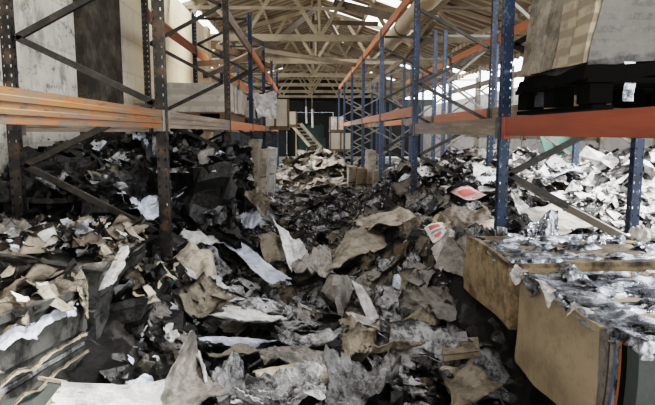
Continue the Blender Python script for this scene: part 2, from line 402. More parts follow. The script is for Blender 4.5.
for i in range(2, 6):
    beam(f'{["grey to orange", "orange red", "orange", "orange"][i-2]} upper beam along the aisle, left rack bay {NTH[i]} from the camera', LX0, edges[i], edges[i+1], EYE+1.35, M['beam_grey' if i == 2 else 'beam_orange'], 'left rack upper aisle beams')
    beam(f'{["red orange", "orange", "orange", "orange"][i-2]} upper beam on the wall side, left rack bay {NTH[i]} from the camera', LX1, edges[i], edges[i+1], EYE+1.33, M['beam_red' if i == 2 else 'beam_orange'], 'left rack upper rear beams', face=-1)
# right rack
RY = [3.4, 6.2, 9.0, 11.8, 14.6, 17.4, 20.2]; RX0, RX1 = 1.395, 2.37
for i, y in enumerate(RY):
    frame('rack_upright', f'{["bright blue", "sooty blue", "blue", "blue", "pale blue", "pale blue", "pale blue"][i]} upright frame of the right rack, {NTH[i]} from the camera',
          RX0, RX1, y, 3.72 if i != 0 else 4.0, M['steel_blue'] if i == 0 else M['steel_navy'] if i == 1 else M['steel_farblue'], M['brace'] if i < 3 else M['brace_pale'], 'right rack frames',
          zs=(.7, 1.15, 1.6, 2.05, 2.5, 2.95, 3.4), flip=0 if i < 3 else i % 2)
edges = [.55]+RY
rl = ['beam_red', 'beam_grey', 'beam_orange', 'beam_orange', 'beam_grey', 'beam_orange', 'beam_orange']
rd = ['brick orange', 'burnt grey brown', 'orange', 'orange', 'ash grey', 'orange', 'orange']
for i in range(7):
    z = EYE-.025 if i < 2 else EYE+.2
    beam(f'{rd[i]} beam along the aisle at eye level, right rack bay {NTH[i]} from the camera', RX0, edges[i], edges[i+1], z, M[rl[i]], 'right rack aisle beams', h=.125, face=-1, cmat=M['beam_red'] if i == 0 else None)
    if i: beam(f'{["", "pale scorched", "grey", "orange", "grey", "orange", "orange"][i]} rear beam at eye level, right rack bay {NTH[i]} from the camera', RX1, edges[i], edges[i+1], EYE+.17, M['beam_grey' if i % 2 else 'beam_orange'], 'right rack rear beams')
for i in range(2, 7):
    beam(f'orange upper beam along the aisle, right rack bay {NTH[i]} from the camera', RX0, edges[i], edges[i+1], EYE+1.7, M['beam_orange' if i > 1 else 'beam_grey'], 'right rack upper aisle beams', face=-1)
    if i > 2: beam(f'greyed upper rear beam, right rack bay {NTH[i]} from the camera', RX1, edges[i], edges[i+1], EYE+1.66, M['beam_grey'], 'right rack upper rear beams')
# second right rack behind
for i, y in enumerate(RY[1:6]):
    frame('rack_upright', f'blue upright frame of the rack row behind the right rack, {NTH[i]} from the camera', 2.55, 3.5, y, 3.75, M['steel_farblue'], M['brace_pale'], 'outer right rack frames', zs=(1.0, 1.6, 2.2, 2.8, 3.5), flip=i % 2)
for i in range(4):
    beam(f'red orange upper beam of the outer right rack, bay {NTH[i]} from the camera', 3.5, RY[i+1], RY[i+2], EYE+1.62, M['beam_orange'], 'outer right rack upper beams')
    beam(f'scorched eye level beam of the outer right rack, bay {NTH[i]} from the camera', 3.5, RY[i+1], RY[i+2], EYE+.2, M['beam_grey' if i % 2 else 'beam_orange'], 'outer right rack lower beams')

for i, y in enumerate((7.6, 10.4, 13.2, 16.0)):
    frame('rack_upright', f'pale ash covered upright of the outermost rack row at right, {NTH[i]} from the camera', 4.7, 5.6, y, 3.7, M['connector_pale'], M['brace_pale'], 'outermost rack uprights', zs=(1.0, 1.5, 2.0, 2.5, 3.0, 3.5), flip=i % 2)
    if i < 3:
        for z, q in ((1.75, 'lower'), (3.1, 'upper')):
            beam(f'pale ash covered {q} beam of the outermost rack row at right, bay {NTH[i]} from the camera', 4.7, y, y+2.8, z, M['connector_pale'], f'outermost rack {q} beams')
# ------------------------------------------------------------------ debris bed
def H(x, y):
    cx = .15-.02*y
    l = sm(-.35, -1.25, x-cx+.1); l2 = sm(-1.2, -1.9, x)
    r = sm(.15, 1.5, x-cx); r2 = sm(1.3, 2.4, x)
    base = .42*sm(16, 9, y)+.12
    Lh = (.32*sm(11, 7, y)+.2)*l + (.55*sm(3.2, 4.4, y)*sm(10, 8, y)+.1)*l2
    Rh = (.42*sm(11, 7, y)*sm(2.2, 4.2, y)+.12)*r + (.35*sm(4.0, 6.5, y)+.05)*r2
    pile = .95*math.exp(-((x-.35)/1.5)**2-((y-17.5)/2.4)**2)
    pit = -.25*math.exp(-((x-1.0)/.35)**2-((y-2.6)/.5)**2)
    lump = .30*fbm(x*1.1, y*.9, 3.1, 3)*sm(20, 8, y)
    return max(.03, base+Lh+Rh+pile+pit+lump*.8)
def Hf(x, y):
    n = noise.ridged_multi_fractal(Vector((x*2.3, y*2.3, 1.7)), 1.0, 2.1, 4, .9, 2.0)
    return H(x, y)+.05*(n-1.2)+.05*fbm(x*6, y*6, 9, 3)
def bed(name, x0, x1, y0, y1, st, label):
    nu, nv = int((x1-x0)/st), int((y1-y0)/st)
    def fn(u, v):
        x, y = x0+u*(x1-x0), y0+v*(y1-y0); e = min(u, 1-u, v, 1-v)
        z = Hf(x, y)
        return (x+.03*fbm(x*9, y*9, 4, 2), y+.03*fbm(x*9, y*9, 8, 2), z)
    o = MB().grid(fn, nu, nv).obj(name, M['bed' if y1 < 11 else 'bed_far']); return tag(o, label, 'debris', kind='stuff')
bed('ash_bed', -2.36, 4.6, 1.2, 10, .04, 'black ash and burnt paper covering the near floor')
bed('ash_bed', -2.36, 4.6, 9.9, 24, .09, 'grey ash and burnt paper covering the far floor')
bed('ash_bed', 4.5, 8.95, 2, 24, .12, 'pale scattered rubbish on the open ground at right')

# ------------------------------------------------------------------ sheets
def sheet_fn(seed, crumple, folds, bendu=0, bendv=0, fine=.18):
    r = random.Random(seed); fl = []
    for _ in range(folds):
        a = r.uniform(0, math.pi); fl.append((math.cos(a), math.sin(a), r.uniform(-.35, .35), r.uniform(-1, 1)))
    o = r.uniform(0, 99)
    def h(u, v):
        z = crumple*fbm(u*1.5+o, v*1.5, o, 2)+crumple*fine*(fbm(u*7+o, v*7, o, 2) if fine < .2 else .9*noise.ridged_multi_fractal(Vector((u*4+o, v*5, o)), 1.0, 2.1, 4, .9, 2.0)-.9)
        for cx, sy, c, k in fl: z += crumple*1.7*k*abs((u-.5)*cx+(v-.5)*sy-c)
        return z+bendu*(2*u-1)**2+bendv*(2*v-1)**2
    return h, o
HZONES = []
def proj(p):
    q = ROT.transposed() @ (Vector(p)-Vector((0, 0, EYE)))
    return PX0+F*q.x/-q.z, PY0-F*q.y/-q.z
def surf(px, py, Yg, lift=.10):
    """where the line of sight meets the heap, if that is nearer than the guess"""
    y = 1.3
    while y < Yg:
        p = at(px, py, y)
        if p.z < H(p.x, p.y)+lift: return y
        y += .04
    return Yg
def covered(p):
    u, v = proj(p)
    for x0, x1, y0, y1, Y in HZONES:
        if x0 < u < x1 and y0 < v < y1 and p[1] < Y: return True
    return False
def edgeburn(u, v, o, amt):
    e = min(u, 1-u, v, 1-v)
    return max(0, amt*(1-e/.14)) + .35*amt*max(0, fbm(u*2.5+o, v*2.5, 5+o, 3))
def ragged(o, amt):
    def k(u, v):
        e = min(u, 1-u, v, 1-v)
        return e > amt*(.5+fbm(u*5+o, v*5, o+2, 3))
    return k
SEED = [100]
def hero(name, label, cat, pts, mat, crumple=.04, folds=3, n=(22, 14), burn=.5, rag=.07, group=None, bendu=0, bendv=0, thick=.006):
    """sheet spanning four placed corners, with folds, ragged charred edges and a real thickness"""
    SEED[0] += 1; fine = .75 if (mat == 'ash' or 'crease' in label or 'layered' in label) else .18; h, o = sheet_fn(SEED[0], crumple, folds, bendu, bendv, fine); rag = rag*.45; q = 2.0 if fine > .5 else 1.3; n = (int(n[0]*q), int(n[1]*q))
    pts = [(a, b, surf(a, b, Y)) for a, b, Y in pts]
    xs = [p[0] for p in pts]; ys = [p[1] for p in pts]; mx, my = (max(xs)-min(xs))*.1, (max(ys)-min(ys))*.08
    HZONES.append((min(xs)+mx, max(xs)-mx, min(ys)+my, max(ys)-my, sum(p[2] for p in pts)/4+.25))
    P = [at(*p) for p in pts]
    c = sum(P, Vector())/4; nrm = (P[1]-P[0]+P[2]-P[3]).cross(P[3]-P[0]+P[2]-P[1]).normalized()
    if nrm.z < 0: nrm = -nrm
    def fn(u, v):
        p = P[0].lerp(P[1], u+.035*fbm(v*4+o, 1, u*2)).lerp(P[3].lerp(P[2], u+.035*fbm(v*4+o, 1, u*2)), v+.045*fbm(u*4+o, 7, v*2))
        return p-c+nrm*(h(u, v)-h(.5, .5))
    ob = MB().grid(fn, n[0], n[1], keep=ragged(o, rag) if rag else None, burn=lambda u, v: edgeburn(u, v, o, burn)).obj(name, M[mat] if isinstance(mat, str) else mat, smooth=False, loc=c)
    if thick:
        sd = ob.modifiers.new('thickness', 'SOLIDIFY'); sd.thickness = thick; sd.offset = 0
    return tag(ob, label, cat, group)

# large sheets, left of the aisle
hero('paper_sheet', 'long bluish white sheet sloping down into the aisle behind the dark left post', 'sheet', [(217,236,4.7),(240,243,4.7),(290,284,3.9),(268,293,3.75)], 'bluewhite', .05, 2, burn=.25, rag=.04)
hero('paper_sheet', 'pale folded sheet draped over the left heap beside the aisle', 'sheet', [(252,220,5.2),(284,228,5.3),(308,258,4.6),(278,266,4.3)], 'palebrown', .14, 5, n=(30,20), burn=.35, rag=.05, bendu=-.06)
hero('paper_sheet', 'white flap hanging from the fold of the draped pale sheet', 'sheet', [(268,229,4.95),(292,234,4.95),(309,256,4.5),(292,264,4.3)], 'white', .12, 5, n=(26,16), burn=.3, rag=.06)
hero('paper_bag', 'pale rounded scorched bag right of the dark left post', 'bag', [(172,250,3.7),(198,240,4.0),(222,264,3.7),(198,282,3.35)], 'palebrown', .09, 3, n=(26,20), burn=.3, rag=.03, bendu=-.12, bendv=-.1)
hero('paper_sheet', 'flat grey white sheet lying across the aisle, upper of two', 'sheet', [(203,322,3.2),(228,312,3.45),(292,318,3.4),(262,331,3.1)], 'white', .035, 3, burn=.4, rag=.08)
hero('paper_sheet', 'flat bluish white sheet lying across the aisle, lower of two', 'sheet', [(194,340,3.0),(216,328,3.2),(280,334,3.15),(250,348,2.9)], 'bluewhite', .035, 3, burn=.4, rag=.08)
hero('cardboard_sheet', 'upright grey brown torn card leaning in front at bottom left', 'cardboard', [(176,354,2.62),(202,349,2.6),(216,412,2.25),(150,412,2.25)], 'greycard', .06, 3, n=(24,24), burn=.25, rag=.05)
hero('paper_scrap', 'white torn flap on the right edge of the upright grey card', 'scrap', [(190,348,2.55),(199,354,2.52),(217,386,2.45),(204,388,2.4)], 'white', .04, 3, burn=.35, rag=.08)
hero('paper_sheet', 'white sheet lying flat at the bottom left corner', 'sheet', [(52,394,2.25),(158,388,2.45),(156,418,2.25),(38,420,2.05)], 'white', .03, 3, n=(30,14), burn=.18, rag=.03)
hero('cardboard_sheet', 'pale tan board lying across the aisle at the bottom', 'cardboard', [(252,371,2.75),(318,363,2.85),(350,380,2.72),(262,389,2.55)], 'palebrown', .03, 2, n=(28,12), burn=.4, rag=.06)
hero('cardboard_sheet', 'narrow tan card strip behind the upright grey card', 'cardboard', [(205,356,2.85),(236,348,3.0),(270,352,2.95),(222,362,2.75)], 'tan', .03, 2, burn=.4, rag=.06)
hero('paper_sheet', 'crumpled ashen paper beside the upright grey card', 'sheet', [(210,374,2.6),(240,362,2.75),(258,384,2.6),(214,398,2.4)], 'ash', .07, 5, n=(24,18), burn=.5, rag=.1)
hero('cardboard_sheet', 'long scorched tan sheet leaning on the right heap beside the aisle', 'cardboard', [(346,226,5.1),(402,208,5.4),(386,240,4.8),(322,274,4.1)], 'palebrown', .08, 4, n=(30,20), burn=.45, rag=.08)
hero('cardboard_sheet', 'pale torn sheet on the crest of the right heap behind the leaning tan sheet', 'cardboard', [(352,222,5.5),(398,206,5.8),(420,214,5.7),(372,236,5.1)], 'palebrown', .08, 4, n=(24,16), burn=.5, rag=.1)
hero('cardboard_lump', 'rounded brown crumpled board in the middle of the aisle', 'cardboard', [(322,282,3.8),(340,270,4.1),(356,280,3.95),(344,302,3.5)], 'greycard', .08, 4, n=(20,18), burn=.35, rag=.05, bendu=-.08, bendv=-.08)
hero('paper_sheet', 'narrow white page edge standing in the right heap', 'sheet', [(350,277,3.85),(361,280,3.85),(382,317,3.35),(366,319,3.3)], 'white', .04, 3, n=(14,22), burn=.55, rag=.08)
hero('cardboard_sheet', 'tan board corner under the white strips in the aisle', 'cardboard', [(338,314,3.3),(356,316,3.3),(374,342,3.0),(346,346,2.9)], 'tan', .04, 2, burn=.35, rag=.04)
hero('paper_strip', 'upper long white strip across the right of the aisle', 'paper strip', [(346,314,3.35),(352,312,3.4),(402,341,3.05),(394,344,3.0)], 'white', .03, 2, n=(8,24), burn=.35, rag=.05)
hero('paper_strip', 'lower long grey strip across the right of the aisle', 'paper strip', [(356,328,3.15),(362,326,3.2),(392,348,2.95),(384,350,2.9)], 'ash', .03, 2, n=(8,24), burn=.45, rag=.05)
hero('cardboard_sheet', 'tan layered board at the bottom centre of the aisle', 'cardboard', [(340,346,2.95),(392,336,3.05),(424,362,2.8),(350,372,2.6)], 'tan', .06, 5, n=(26,16), burn=.55, rag=.1)
hero('cardboard_sheet', 'grey square board resting on the right heap', 'cardboard', [(400,276,3.9),(418,261,4.2),(434,270,4.1),(424,290,3.75)], 'greycard', .02, 2, burn=.2, rag=.03)
hero('cardboard_sheet', 'grey brown standing board left of the far scorched bale', 'cardboard', [(446,234,3.75),(484,244,3.6),(474,280,3.45),(436,268,3.6)], 'greycard', .03, 2, burn=.25, rag=.04)
hero('cardboard_sheet', 'pale brown board leaning against the bright blue post', 'cardboard', [(469,229,3.75),(494,219,3.9),(502,238,3.75),(478,252,3.55)], 'palebrown', .02, 1, burn=.25, rag=.03)
hero('cardboard_sheet', 'dark folded board arching over the right heap', 'cardboard', [(432,222,4.4),(462,203,4.8),(496,218,4.5),(462,240,4.0)], 'brown', .09, 3, n=(26,18), burn=.3, rag=.05, bendu=-.08)
hero('cardboard_sheet', 'pale curled board below the pink leaflet', 'cardboard', [(432,252,3.9),(447,226,4.1),(455,232,4.1),(441,272,3.7)], 'greycard', .03, 2, burn=.3, rag=.04)
hero('cardboard_sheet', 'scorched rust brown card in front of the sooty blue post', 'cardboard', [(430,220,4.9),(446,210,5.2),(458,214,5.1),(444,226,4.8)], 'kraft_scorch', .04, 3, burn=.3, rag=.05)
hero('cardboard_sheet', 'folded tan packing card at the foot of the near bale', 'cardboard', [(434,376,2.6),(468,368,2.75),(500,396,2.5),(456,414,2.3)], 'tan', .06, 4, n=(24,18), burn=.5, rag=.07)
hero('cardboard_sheet', 'small tan flap lying on the folded tan packing card', 'cardboard', [(438,371,2.62),(452,365,2.72),(474,368,2.68),(458,380,2.52)], 'palebrown', .03, 2, burn=.35, rag=.05)
hero('cardboard_sheet', 'grey leaning board in the gap behind the left aisle posts', 'cardboard', [(210,182,5.9),(226,178,6.0),(238,220,5.6),(220,226,5.5)], 'greycard', .03, 1, burn=.35, rag=.05)
hero('paper_sheet', 'draped ash white paper on the left heap behind the rear brace', 'sheet', [(112,206,4.1),(148,196,4.4),(176,208,4.3),(150,224,3.9)], 'bluewhite', .12, 6, n=(30,22), burn=.45, rag=.09)
hero('paper_sheet', 'crumpled white paper heap at the left against the wall', 'sheet', [(62,172,3.9),(92,163,4.3),(118,180,4.2),(92,200,3.7)], 'ash', .15, 7, n=(32,24), burn=.4, rag=.09)
hero('plastic_sheet', 'pale blue plastic hanging under the left beam', 'plastic sheet', [(128,132,6.35),(144,130,6.35),(150,146,6.2),(134,152,6.15)], 'bluewhite', .08, 4, burn=.3, rag=.1)
hero('paper_scrap', 'small bluish scrap on the dark left heap', 'scrap', [(147,178,5.0),(157,175,5.1),(160,187,4.9),(150,189,4.8)], 'bluewhite', .05, 3, burn=.3, rag=.1)
hero('paper_scrap', 'pale blue scrap behind the lower left brace', 'scrap', [(102,198,4.2),(118,192,4.3),(122,204,4.2),(108,210,4.0)], 'bluewhite', .06, 4, burn=.4, rag=.1)
hero('plastic_strip', 'teal plastic strip in the rubble beside the dark left post', 'plastic strip', [(158,270,3.1),(164,268,3.15),(176,282,3.0),(171,286,2.95)], 'teal', .02, 2, burn=.1, rag=.03)
hero('plastic_strip', 'pale teal plastic strip left of the dark left post', 'plastic strip', [(145,270,3.05),(154,269,3.1),(158,277,3.0),(148,279,2.95)], 'teal', .03, 3, burn=.1, rag=.05)
hero('paper_sheet', 'bright curled sheet at the foot of the navy left frame', 'sheet', [(236,196,6.6),(258,192,6.9),(272,216,5.9),(262,222,5.6)], 'palebrown', .08, 4, burn=.4, rag=.06)
hero('paper_sheet', 'ragged white sheet above the draped pale sheet', 'sheet', [(240,212,5.9),(258,207,6.1),(262,220,5.8),(246,226,5.5)], 'bluewhite', .07, 4, burn=.4, rag=.08)
hero('paper_sheet', 'dark edged pale sheet above the pale rounded bag', 'sheet', [(180,232,4.4),(206,226,4.7),(226,240,4.4),(196,246,4.2)], 'white', .06, 4, burn=.5, rag=.08)
hero('paper_scrap', 'forked white scrap standing in the dark rubble left of the aisle', 'scrap', [(164,326,2.75),(172,324,2.75),(174,344,2.65),(170,346,2.65)], 'white', .04, 3, burn=.35, rag=.15)
hero('cardboard_sheet', 'curled pale page in the rubble in front of the grey stacks', 'cardboard', [(138,358,2.55),(150,352,2.6),(158,366,2.5),(148,372,2.45)], 'greycard', .05, 3, burn=.35, rag=.06, bendu=-.05)
hero('paper_sheet', 'bluish grey sheet behind the white sheet at bottom left', 'sheet', [(124,382,2.5),(150,376,2.6),(168,384,2.5),(140,392,2.4)], 'bluewhite', .04, 3, burn=.5, rag=.06)
hero('cardboard_sheet', 'dark scorched board lying under the rear brace at right', 'cardboard', [(520,215,3.9),(556,200,4.4),(600,222,4.0),(560,236,3.6)], 'greycard', .05, 3, burn=.3, rag=.06)
hero('paper_scrap', 'white torn booklet leaning right of the bright blue post', 'scrap', [(508,196,4.3),(516,194,4.3),(528,214,4.1),(518,218,4.0)], 'white', .04, 3, burn=.4, rag=.08)
hero('paper_sheet', 'black edged pale sheet leaning right of the bright blue post', 'sheet', [(512,206,4.5),(530,202,4.6),(545,222,4.2),(526,228,4.0)], 'ash', .06, 4, burn=.4, rag=.08)

hero('paper_sheet', 'crumpled ash grey paper along the bottom edge right of the centre', 'sheet', [(330,378,2.6),(392,372,2.7),(410,404,2.4),(322,412,2.3)], 'ash', .07, 6, n=(34,20), burn=.35, rag=.06)
hero('paper_sheet', 'crumpled grey paper along the bottom edge left of the centre', 'sheet', [(246,392,2.5),(324,384,2.55),(330,416,2.3),(238,420,2.2)], 'ash', .07, 6, n=(34,20), burn=.35, rag=.06)
hero('paper_sheet', 'dark ashen sheet with a pale rim in the lower middle of the aisle', 'sheet', [(278,338,3.1),(330,334,3.15),(344,344,3.05),(284,350,2.95)], 'ash', .04, 4, n=(28,12), burn=.4, rag=.06)
hero('paper_sheet', 'grey layered paper below the lower flat white sheet', 'sheet', [(258,350,2.9),(334,346,2.95),(346,362,2.8),(262,366,2.75)], 'greycard', .05, 6, n=(32,14), burn=.45, rag=.07)
hero('paper_sheet', 'grey creased paper above the flat sheets in the middle of the aisle', 'sheet', [(232,296,3.7),(290,290,3.8),(310,312,3.5),(240,314,3.45)], 'ash', .08, 6, n=(30,18), burn=.4, rag=.06)
hero('cardboard_sheet', 'grey brown creased board behind the rounded brown board', 'cardboard', [(290,262,4.3),(330,254,4.5),(336,274,4.1),(298,284,3.9)], 'greycard', .06, 5, n=(24,16), burn=.4, rag=.06)
hero('cardboard_sheet', 'grey crumpled board between the rounded board and the near bale', 'cardboard', [(392,292,3.6),(446,284,3.7),(462,314,3.3),(404,322,3.2)], 'greycard', .09, 6, n=(30,20), burn=.4, rag=.06)
# printed leaflets
def leaflet(label, pts, blocks, mat='white'):
    pts = [(a, b, surf(a, b, Y, .16)) for a, b, Y in pts]; xs = [p[0] for p in pts]; ys = [p[1] for p in pts]
    HZONES.append((min(xs)-3, max(xs)+3, min(ys)-3, max(ys)+3, sum(p[2] for p in pts)/4+.2))
    P = [at(*p) for p in pts]; c = sum(P, Vector())/4
    t = thing('leaflet', label, 'leaflet', c)
    n = (P[1]-P[0]).cross(P[3]-P[0]).normalized(); n = n if n.z > 0 else -n
    def q(u, v, k=0): return P[0].lerp(P[1], u).lerp(P[3].lerp(P[2], u), v)-c+n*(k+.02*math.sin(u*4)*math.sin(v*3+1))
    MB().grid(lambda u, v: q(u, v), 12, 10, burn=lambda u, v: edgeburn(u, v, 3, .25)).obj('page', M[mat], t)
    for (a, b, cc, d, mm) in blocks:
        MB().grid(lambda u, v: q(a+(b-a)*u, cc+(d-cc)*v, .004), 6, 6).obj('printed_block', M[mm], t)
leaflet('white leaflet with red and grey print on the right heap', [(424,228,4.2),(442,221,4.4),(447,232,4.25),(433,243,4.05)], [(.2,.8,.15,.4,'print_red'),(.15,.85,.5,.6,'print_grey'),(.25,.7,.68,.85,'print_red')])
leaflet('pinkish printed sheet lying on the right heap by the blue post', [(450,192,5.3),(468,184,5.7),(487,196,5.3),(466,200,5.1)], [(.15,.8,.3,.7,'print_red')], 'pink')

# dark lid of a box at the bottom left
t = thing('box_lid', 'dark green grey box lid with pale edges at the bottom left corner', 'box lid', at(25, 392, 2.0))
P = [at(a, b, surf(a, b, Y, .12)) for a, b, Y in ((18,376,2.15),(66,384,2.2),(40,418,1.9),(-14,414,1.85))]; c = t.location = sum(P, Vector())/4
HZONES.append((0, 66, 374, 410, 2.3))
MB().add([p-c for p in P]+[p-c-Vector((0,0,.05)) for p in P], [(0,1,2,3),(7,6,5,4),(0,4,5,1),(1,5,6,2),(2,6,7,3),(3,7,4,0)]).obj('lid_panel', M['lid'], t)
for a, b in ((0,1),(1,2),(3,0)):
    MB().bar(P[a]-c+Vector((0,0,.006)), P[b]-c+Vector((0,0,.006)), .014, .012).obj('pale_edge', M['edge'], t)

# ------------------------------------------------------------------ stacks and bales
def warped_box(x0, x1, y0, y1, z0, z1, n=(14, 14, 14), amp=.02, seed=0, shear=None, burn=None):
    """closed box surface, displaced by noise; burn rises to the top"""
    b = MB()
    def disp(p):
        q = p*2.2
        d = Vector((fbm(q.x+seed, q.y, q.z, 3), fbm(q.x, q.y+seed, q.z+7, 3), fbm(q.x+3, q.y, q.z+seed, 3)))*amp
        if shear: d += shear(p)
        return p+d
    X = lambda u: x0+(x1-x0)*u; Y = lambda v: y0+(y1-y0)*v; Z = lambda w: z0+(z1-z0)*w
    bt = lambda w: (burn(w) if burn else 0)
    b.grid(lambda u, w: disp(Vector((X(u), y0, Z(w)))), n[0], n[2], burn=lambda u, w: bt(w))
    b.grid(lambda u, w: disp(Vector((X(1-u), y1, Z(w)))), n[0], n[2], burn=lambda u, w: bt(w))
    b.grid(lambda v, w: disp(Vector((x0, Y(1-v), Z(w)))), n[1], n[2], burn=lambda u, w: bt(w))
    b.grid(lambda v, w: disp(Vector((x1, Y(v), Z(w)))), n[1], n[2], burn=lambda u, w: bt(w))
    b.grid(lambda u, v: disp(Vector((X(u), Y(v), z1))), n[0], n[1], burn=lambda u, w: bt(1))
    b.grid(lambda u, v: disp(Vector((X(u), Y(1-v), z0))), n[0], n[1], burn=lambda u, w: bt(0))
    return b
def rough_top(x0, x1, y0, y1, z, amp, n=(44, 44), seed=0, freq=5, stretch=(1,1), over=.02, slope=0):
    def fn(u, v):
        x, y = x0-over+(x1-x0+2*over)*u, y0-over+(y1-y0+2*over)*v
        e = min(u, 1-u, v, 1-v)
        k = noise.ridged_multi_fractal(Vector((x*freq*stretch[0]+seed, y*freq*stretch[1], seed)), 1.0, 2.1, 4, .9, 2.0)
        return (x+.02*fbm(x*12, y*12, seed, 2), y+.02*fbm(x*12, y*12, seed+5, 2), z+amp*(k-1.1)*(.15+1.3*min(1, e*5))-(.05 if e < .001 else 0)+slope*(u-.5))
    return MB().grid(fn, n[0], n[1], burn=lambda u, v: .45*max(0, fbm(u*6+seed, v*6, 2, 3)+.1))

# right bales ------------------------------------------------------
BT = 1.17
t = thing('cardboard_bale', 'near kraft cardboard bale with shiny burnt top at bottom right', 'bale', (1.12, 2.0, 0))
L_ = lambda o: local(t, o)
L_(warped_box(1.1, 2.3, 1.715, 2.40, .70, BT, (10,12,16), .018, 1.0, burn=lambda w: .28 if w > .95 else .0).obj('side_panel', M['kraft'], t, True))
# curved layered edge at the near corner
for k, (mm, yo, wd) in enumerate((('greycard', 1.685, .05), ('char', 1.655, .014), ('greycard', 1.64, .018), ('blue_line', 1.622, .016), ('ash', 1.608, .012), ('rust_line', 1.592, .02), ('blackwood', 1.572, .022), ('lid', 1.53, .06))):
    b = MB(); pts = [Vector((1.095+.01*math.sin(w*3)+.004*(k % 2), yo+.05*(1-w)**1.6, .70+(BT-.70)*w)) for w in [i/12 for i in range(13)]]
    for i in range(12):
        p, q = pts[i], pts[i+1]
        b.add([p+Vector((0,-wd/2,0)), p+Vector((0,wd/2,0)), q+Vector((0,wd/2,0)), q+Vector((0,-wd/2,0)), p+Vector((1.1,-wd/2,0)), p+Vector((1.1,wd/2,0)), q+Vector((1.1,wd/2,0)), q+Vector((1.1,-wd/2,0))], [(0,1,2,3),(4,7,6,5),(0,3,7,4),(1,5,6,2)])
    L_(b.obj('edge_layer', M[mm], t))
L_(rough_top(1.1, 2.3, 1.5, 2.38, BT+.03, .04, seed=3, freq=4, stretch=(.8,2.4), over=.0).obj('burnt_wrap_top', M['film'], t, True))
for k in range(5):
    y = 2.36-k*.14; b = MB().grid(lambda u, v: (1.085-.015*v+.02*fbm(u*4, v*4, k, 2), y+(u-.5)*.14+.03*v, BT+.05-.10*v*(.5+.5*math.sin(u*3+k))), 8, 5)
    L_(b.obj('wrap_flap', M['film'] if k % 2 else M['white'], t))
t = thing('cardboard_bale', 'far scorched kraft cardboard bale beside the bright blue post', 'bale', (1.12, 2.85, 0))
L_ = lambda o: local(t, o)
L_(warped_box(1.09, 2.35, 2.50, 3.22, .84, BT+.03, (10,14,18), .025, 8.0, burn=lambda w: .42 if w > .93 else .12+.1*(w < .4)).obj('side_panel', M['kraft_scorch'], t, True))
L_(rough_top(1.09, 2.35, 2.52, 3.22, BT+.05, .05, seed=9, freq=3.6, stretch=(1.0,1.8), over=.0).obj('burnt_wrap_top', M['film'], t, True))
L_(warped_box(1.15, 2.3, 2.42, 2.50, .9, BT-.03, (10,3,4), .02, 5.0, burn=lambda w: .3).obj('crushed_board', M['brown'], t, True))
b = MB()
for k in range(16):
    x = 1.1+.24*(k/15.0); b.box((x, 3.2+.02*math.sin(k*3), BT+.06), (.008, .06, .05), Euler((rng.uniform(-.5,.5), rng.uniform(-.6,.6), rng.uniform(-.8,.8))).to_matrix())
L_(b.obj('burnt_page_edges', M['ash'], t))
for lb, y0, y1, z1, sd in (('black burnt bale crushed under the near kraft bale', 1.5, 2.45, .70, 1.3), ('black burnt bale crushed under the far scorched kraft bale', 2.5, 3.2, .83, 2.6)):
    t = thing('burnt_bale', lb, 'bale', (1.7, (y0+y1)/2, 0))
    local(t, warped_box(1.2, 2.3, y0+.02, y1-.02, 0, z1, (12,10,10), .05, sd, burn=lambda w: .3).obj('charred_block', M['char'], t))
# loose shiny wrap pieces lying on the bales
for lb, pts, mm in (('glossy blue grey plastic wrap at the left end of the far bale top', [(522,232,3.25),(556,226,3.35),(562,244,3.05),(528,250,2.95)], 'film'),
                ('glossy wrap lump in the middle of the far bale top', [(588,232,3.2),(622,230,3.2),(634,246,2.95),(600,250,2.85)], 'film'),
                ('pale curled plastic edge at the right end of the far bale top', [(628,232,3.1),(652,238,3.0),(664,252,2.85),(640,248,2.9)], 'white'),
                ('brown scorched card lying on the far bale top', [(572,240,3.05),(592,238,3.1),(604,250,2.9),(580,254,2.85)], 'kraft_scorch'),
                ('grey crumpled wrap sheet on the near bale top', [(556,280,2.35),(604,276,2.4),(622,304,2.1),(580,308,2.1)], 'film'),
                ('scorched brown card on the near bale top', [(630,282,2.3),(664,280,2.3),(676,300,2.1),(642,304,2.1)], 'kraft_scorch')):
    hero('plastic_wrap' if mm != 'kraft_scorch' else 'cardboard_sheet', lb, 'plastic wrap' if mm != 'kraft_scorch' else 'cardboard', pts, mm, .07, 5, n=(24,18), burn=.25, rag=.06)

# upper right pallet and stack ------------------------------------
pz = EYE+.105
t = thing('wooden_pallet', 'charred black pallet on the brick orange beam at upper right', 'pallet', (1.92, 2.87, pz))
for k in range(3):
    x = (-.42, 0, .42)[k]
    for j in range(3): MB().box((x, (-.36,0,.36)[j], .09), (.12, .12, .1)).obj('block', M['blackwood'], t)
    MB().box((x, 0, .02), (.11, .86, .024), Euler((0, 0, rng.uniform(-.03,.03))).to_matrix()).obj('bottom_board', M['blackwood'], t)
for j in range(6):
    MB().box((0, -.38+j*.152, .155), (1.0, .1, .024), Euler((rng.uniform(-.05,.05), 0, rng.uniform(-.03,.03))).to_matrix()).obj('deck_board', M['blackwood'], t)
t = thing('cardboard_stack', 'tall stack of flat cardboard on the charred pallet at upper right', 'cardboard stack', (1.92, 2.87, pz+.17))
b = MB(); h0 = .09; zc = 0
def lay(p): return Vector((.15*p.z + .02*math.sin(p.y*3), 0, .04*math.sin((p.x+.4)*2.6)+.02*p.y))
warped_box(-.47, .55, -.40, .46, .06, 1.3, (16,16,40), .022, 2.0, shear=lay, burn=lambda w: .5 if w < .03 else .0).obj('board_layers', M['stack_light'], t)
warped_box(-.49, .57, -.42, .48, .0, .07, (16,16,3), .03, 6.0, shear=lay, burn=lambda w: .9).obj('charred_base_layer', M['blackwood'], t)
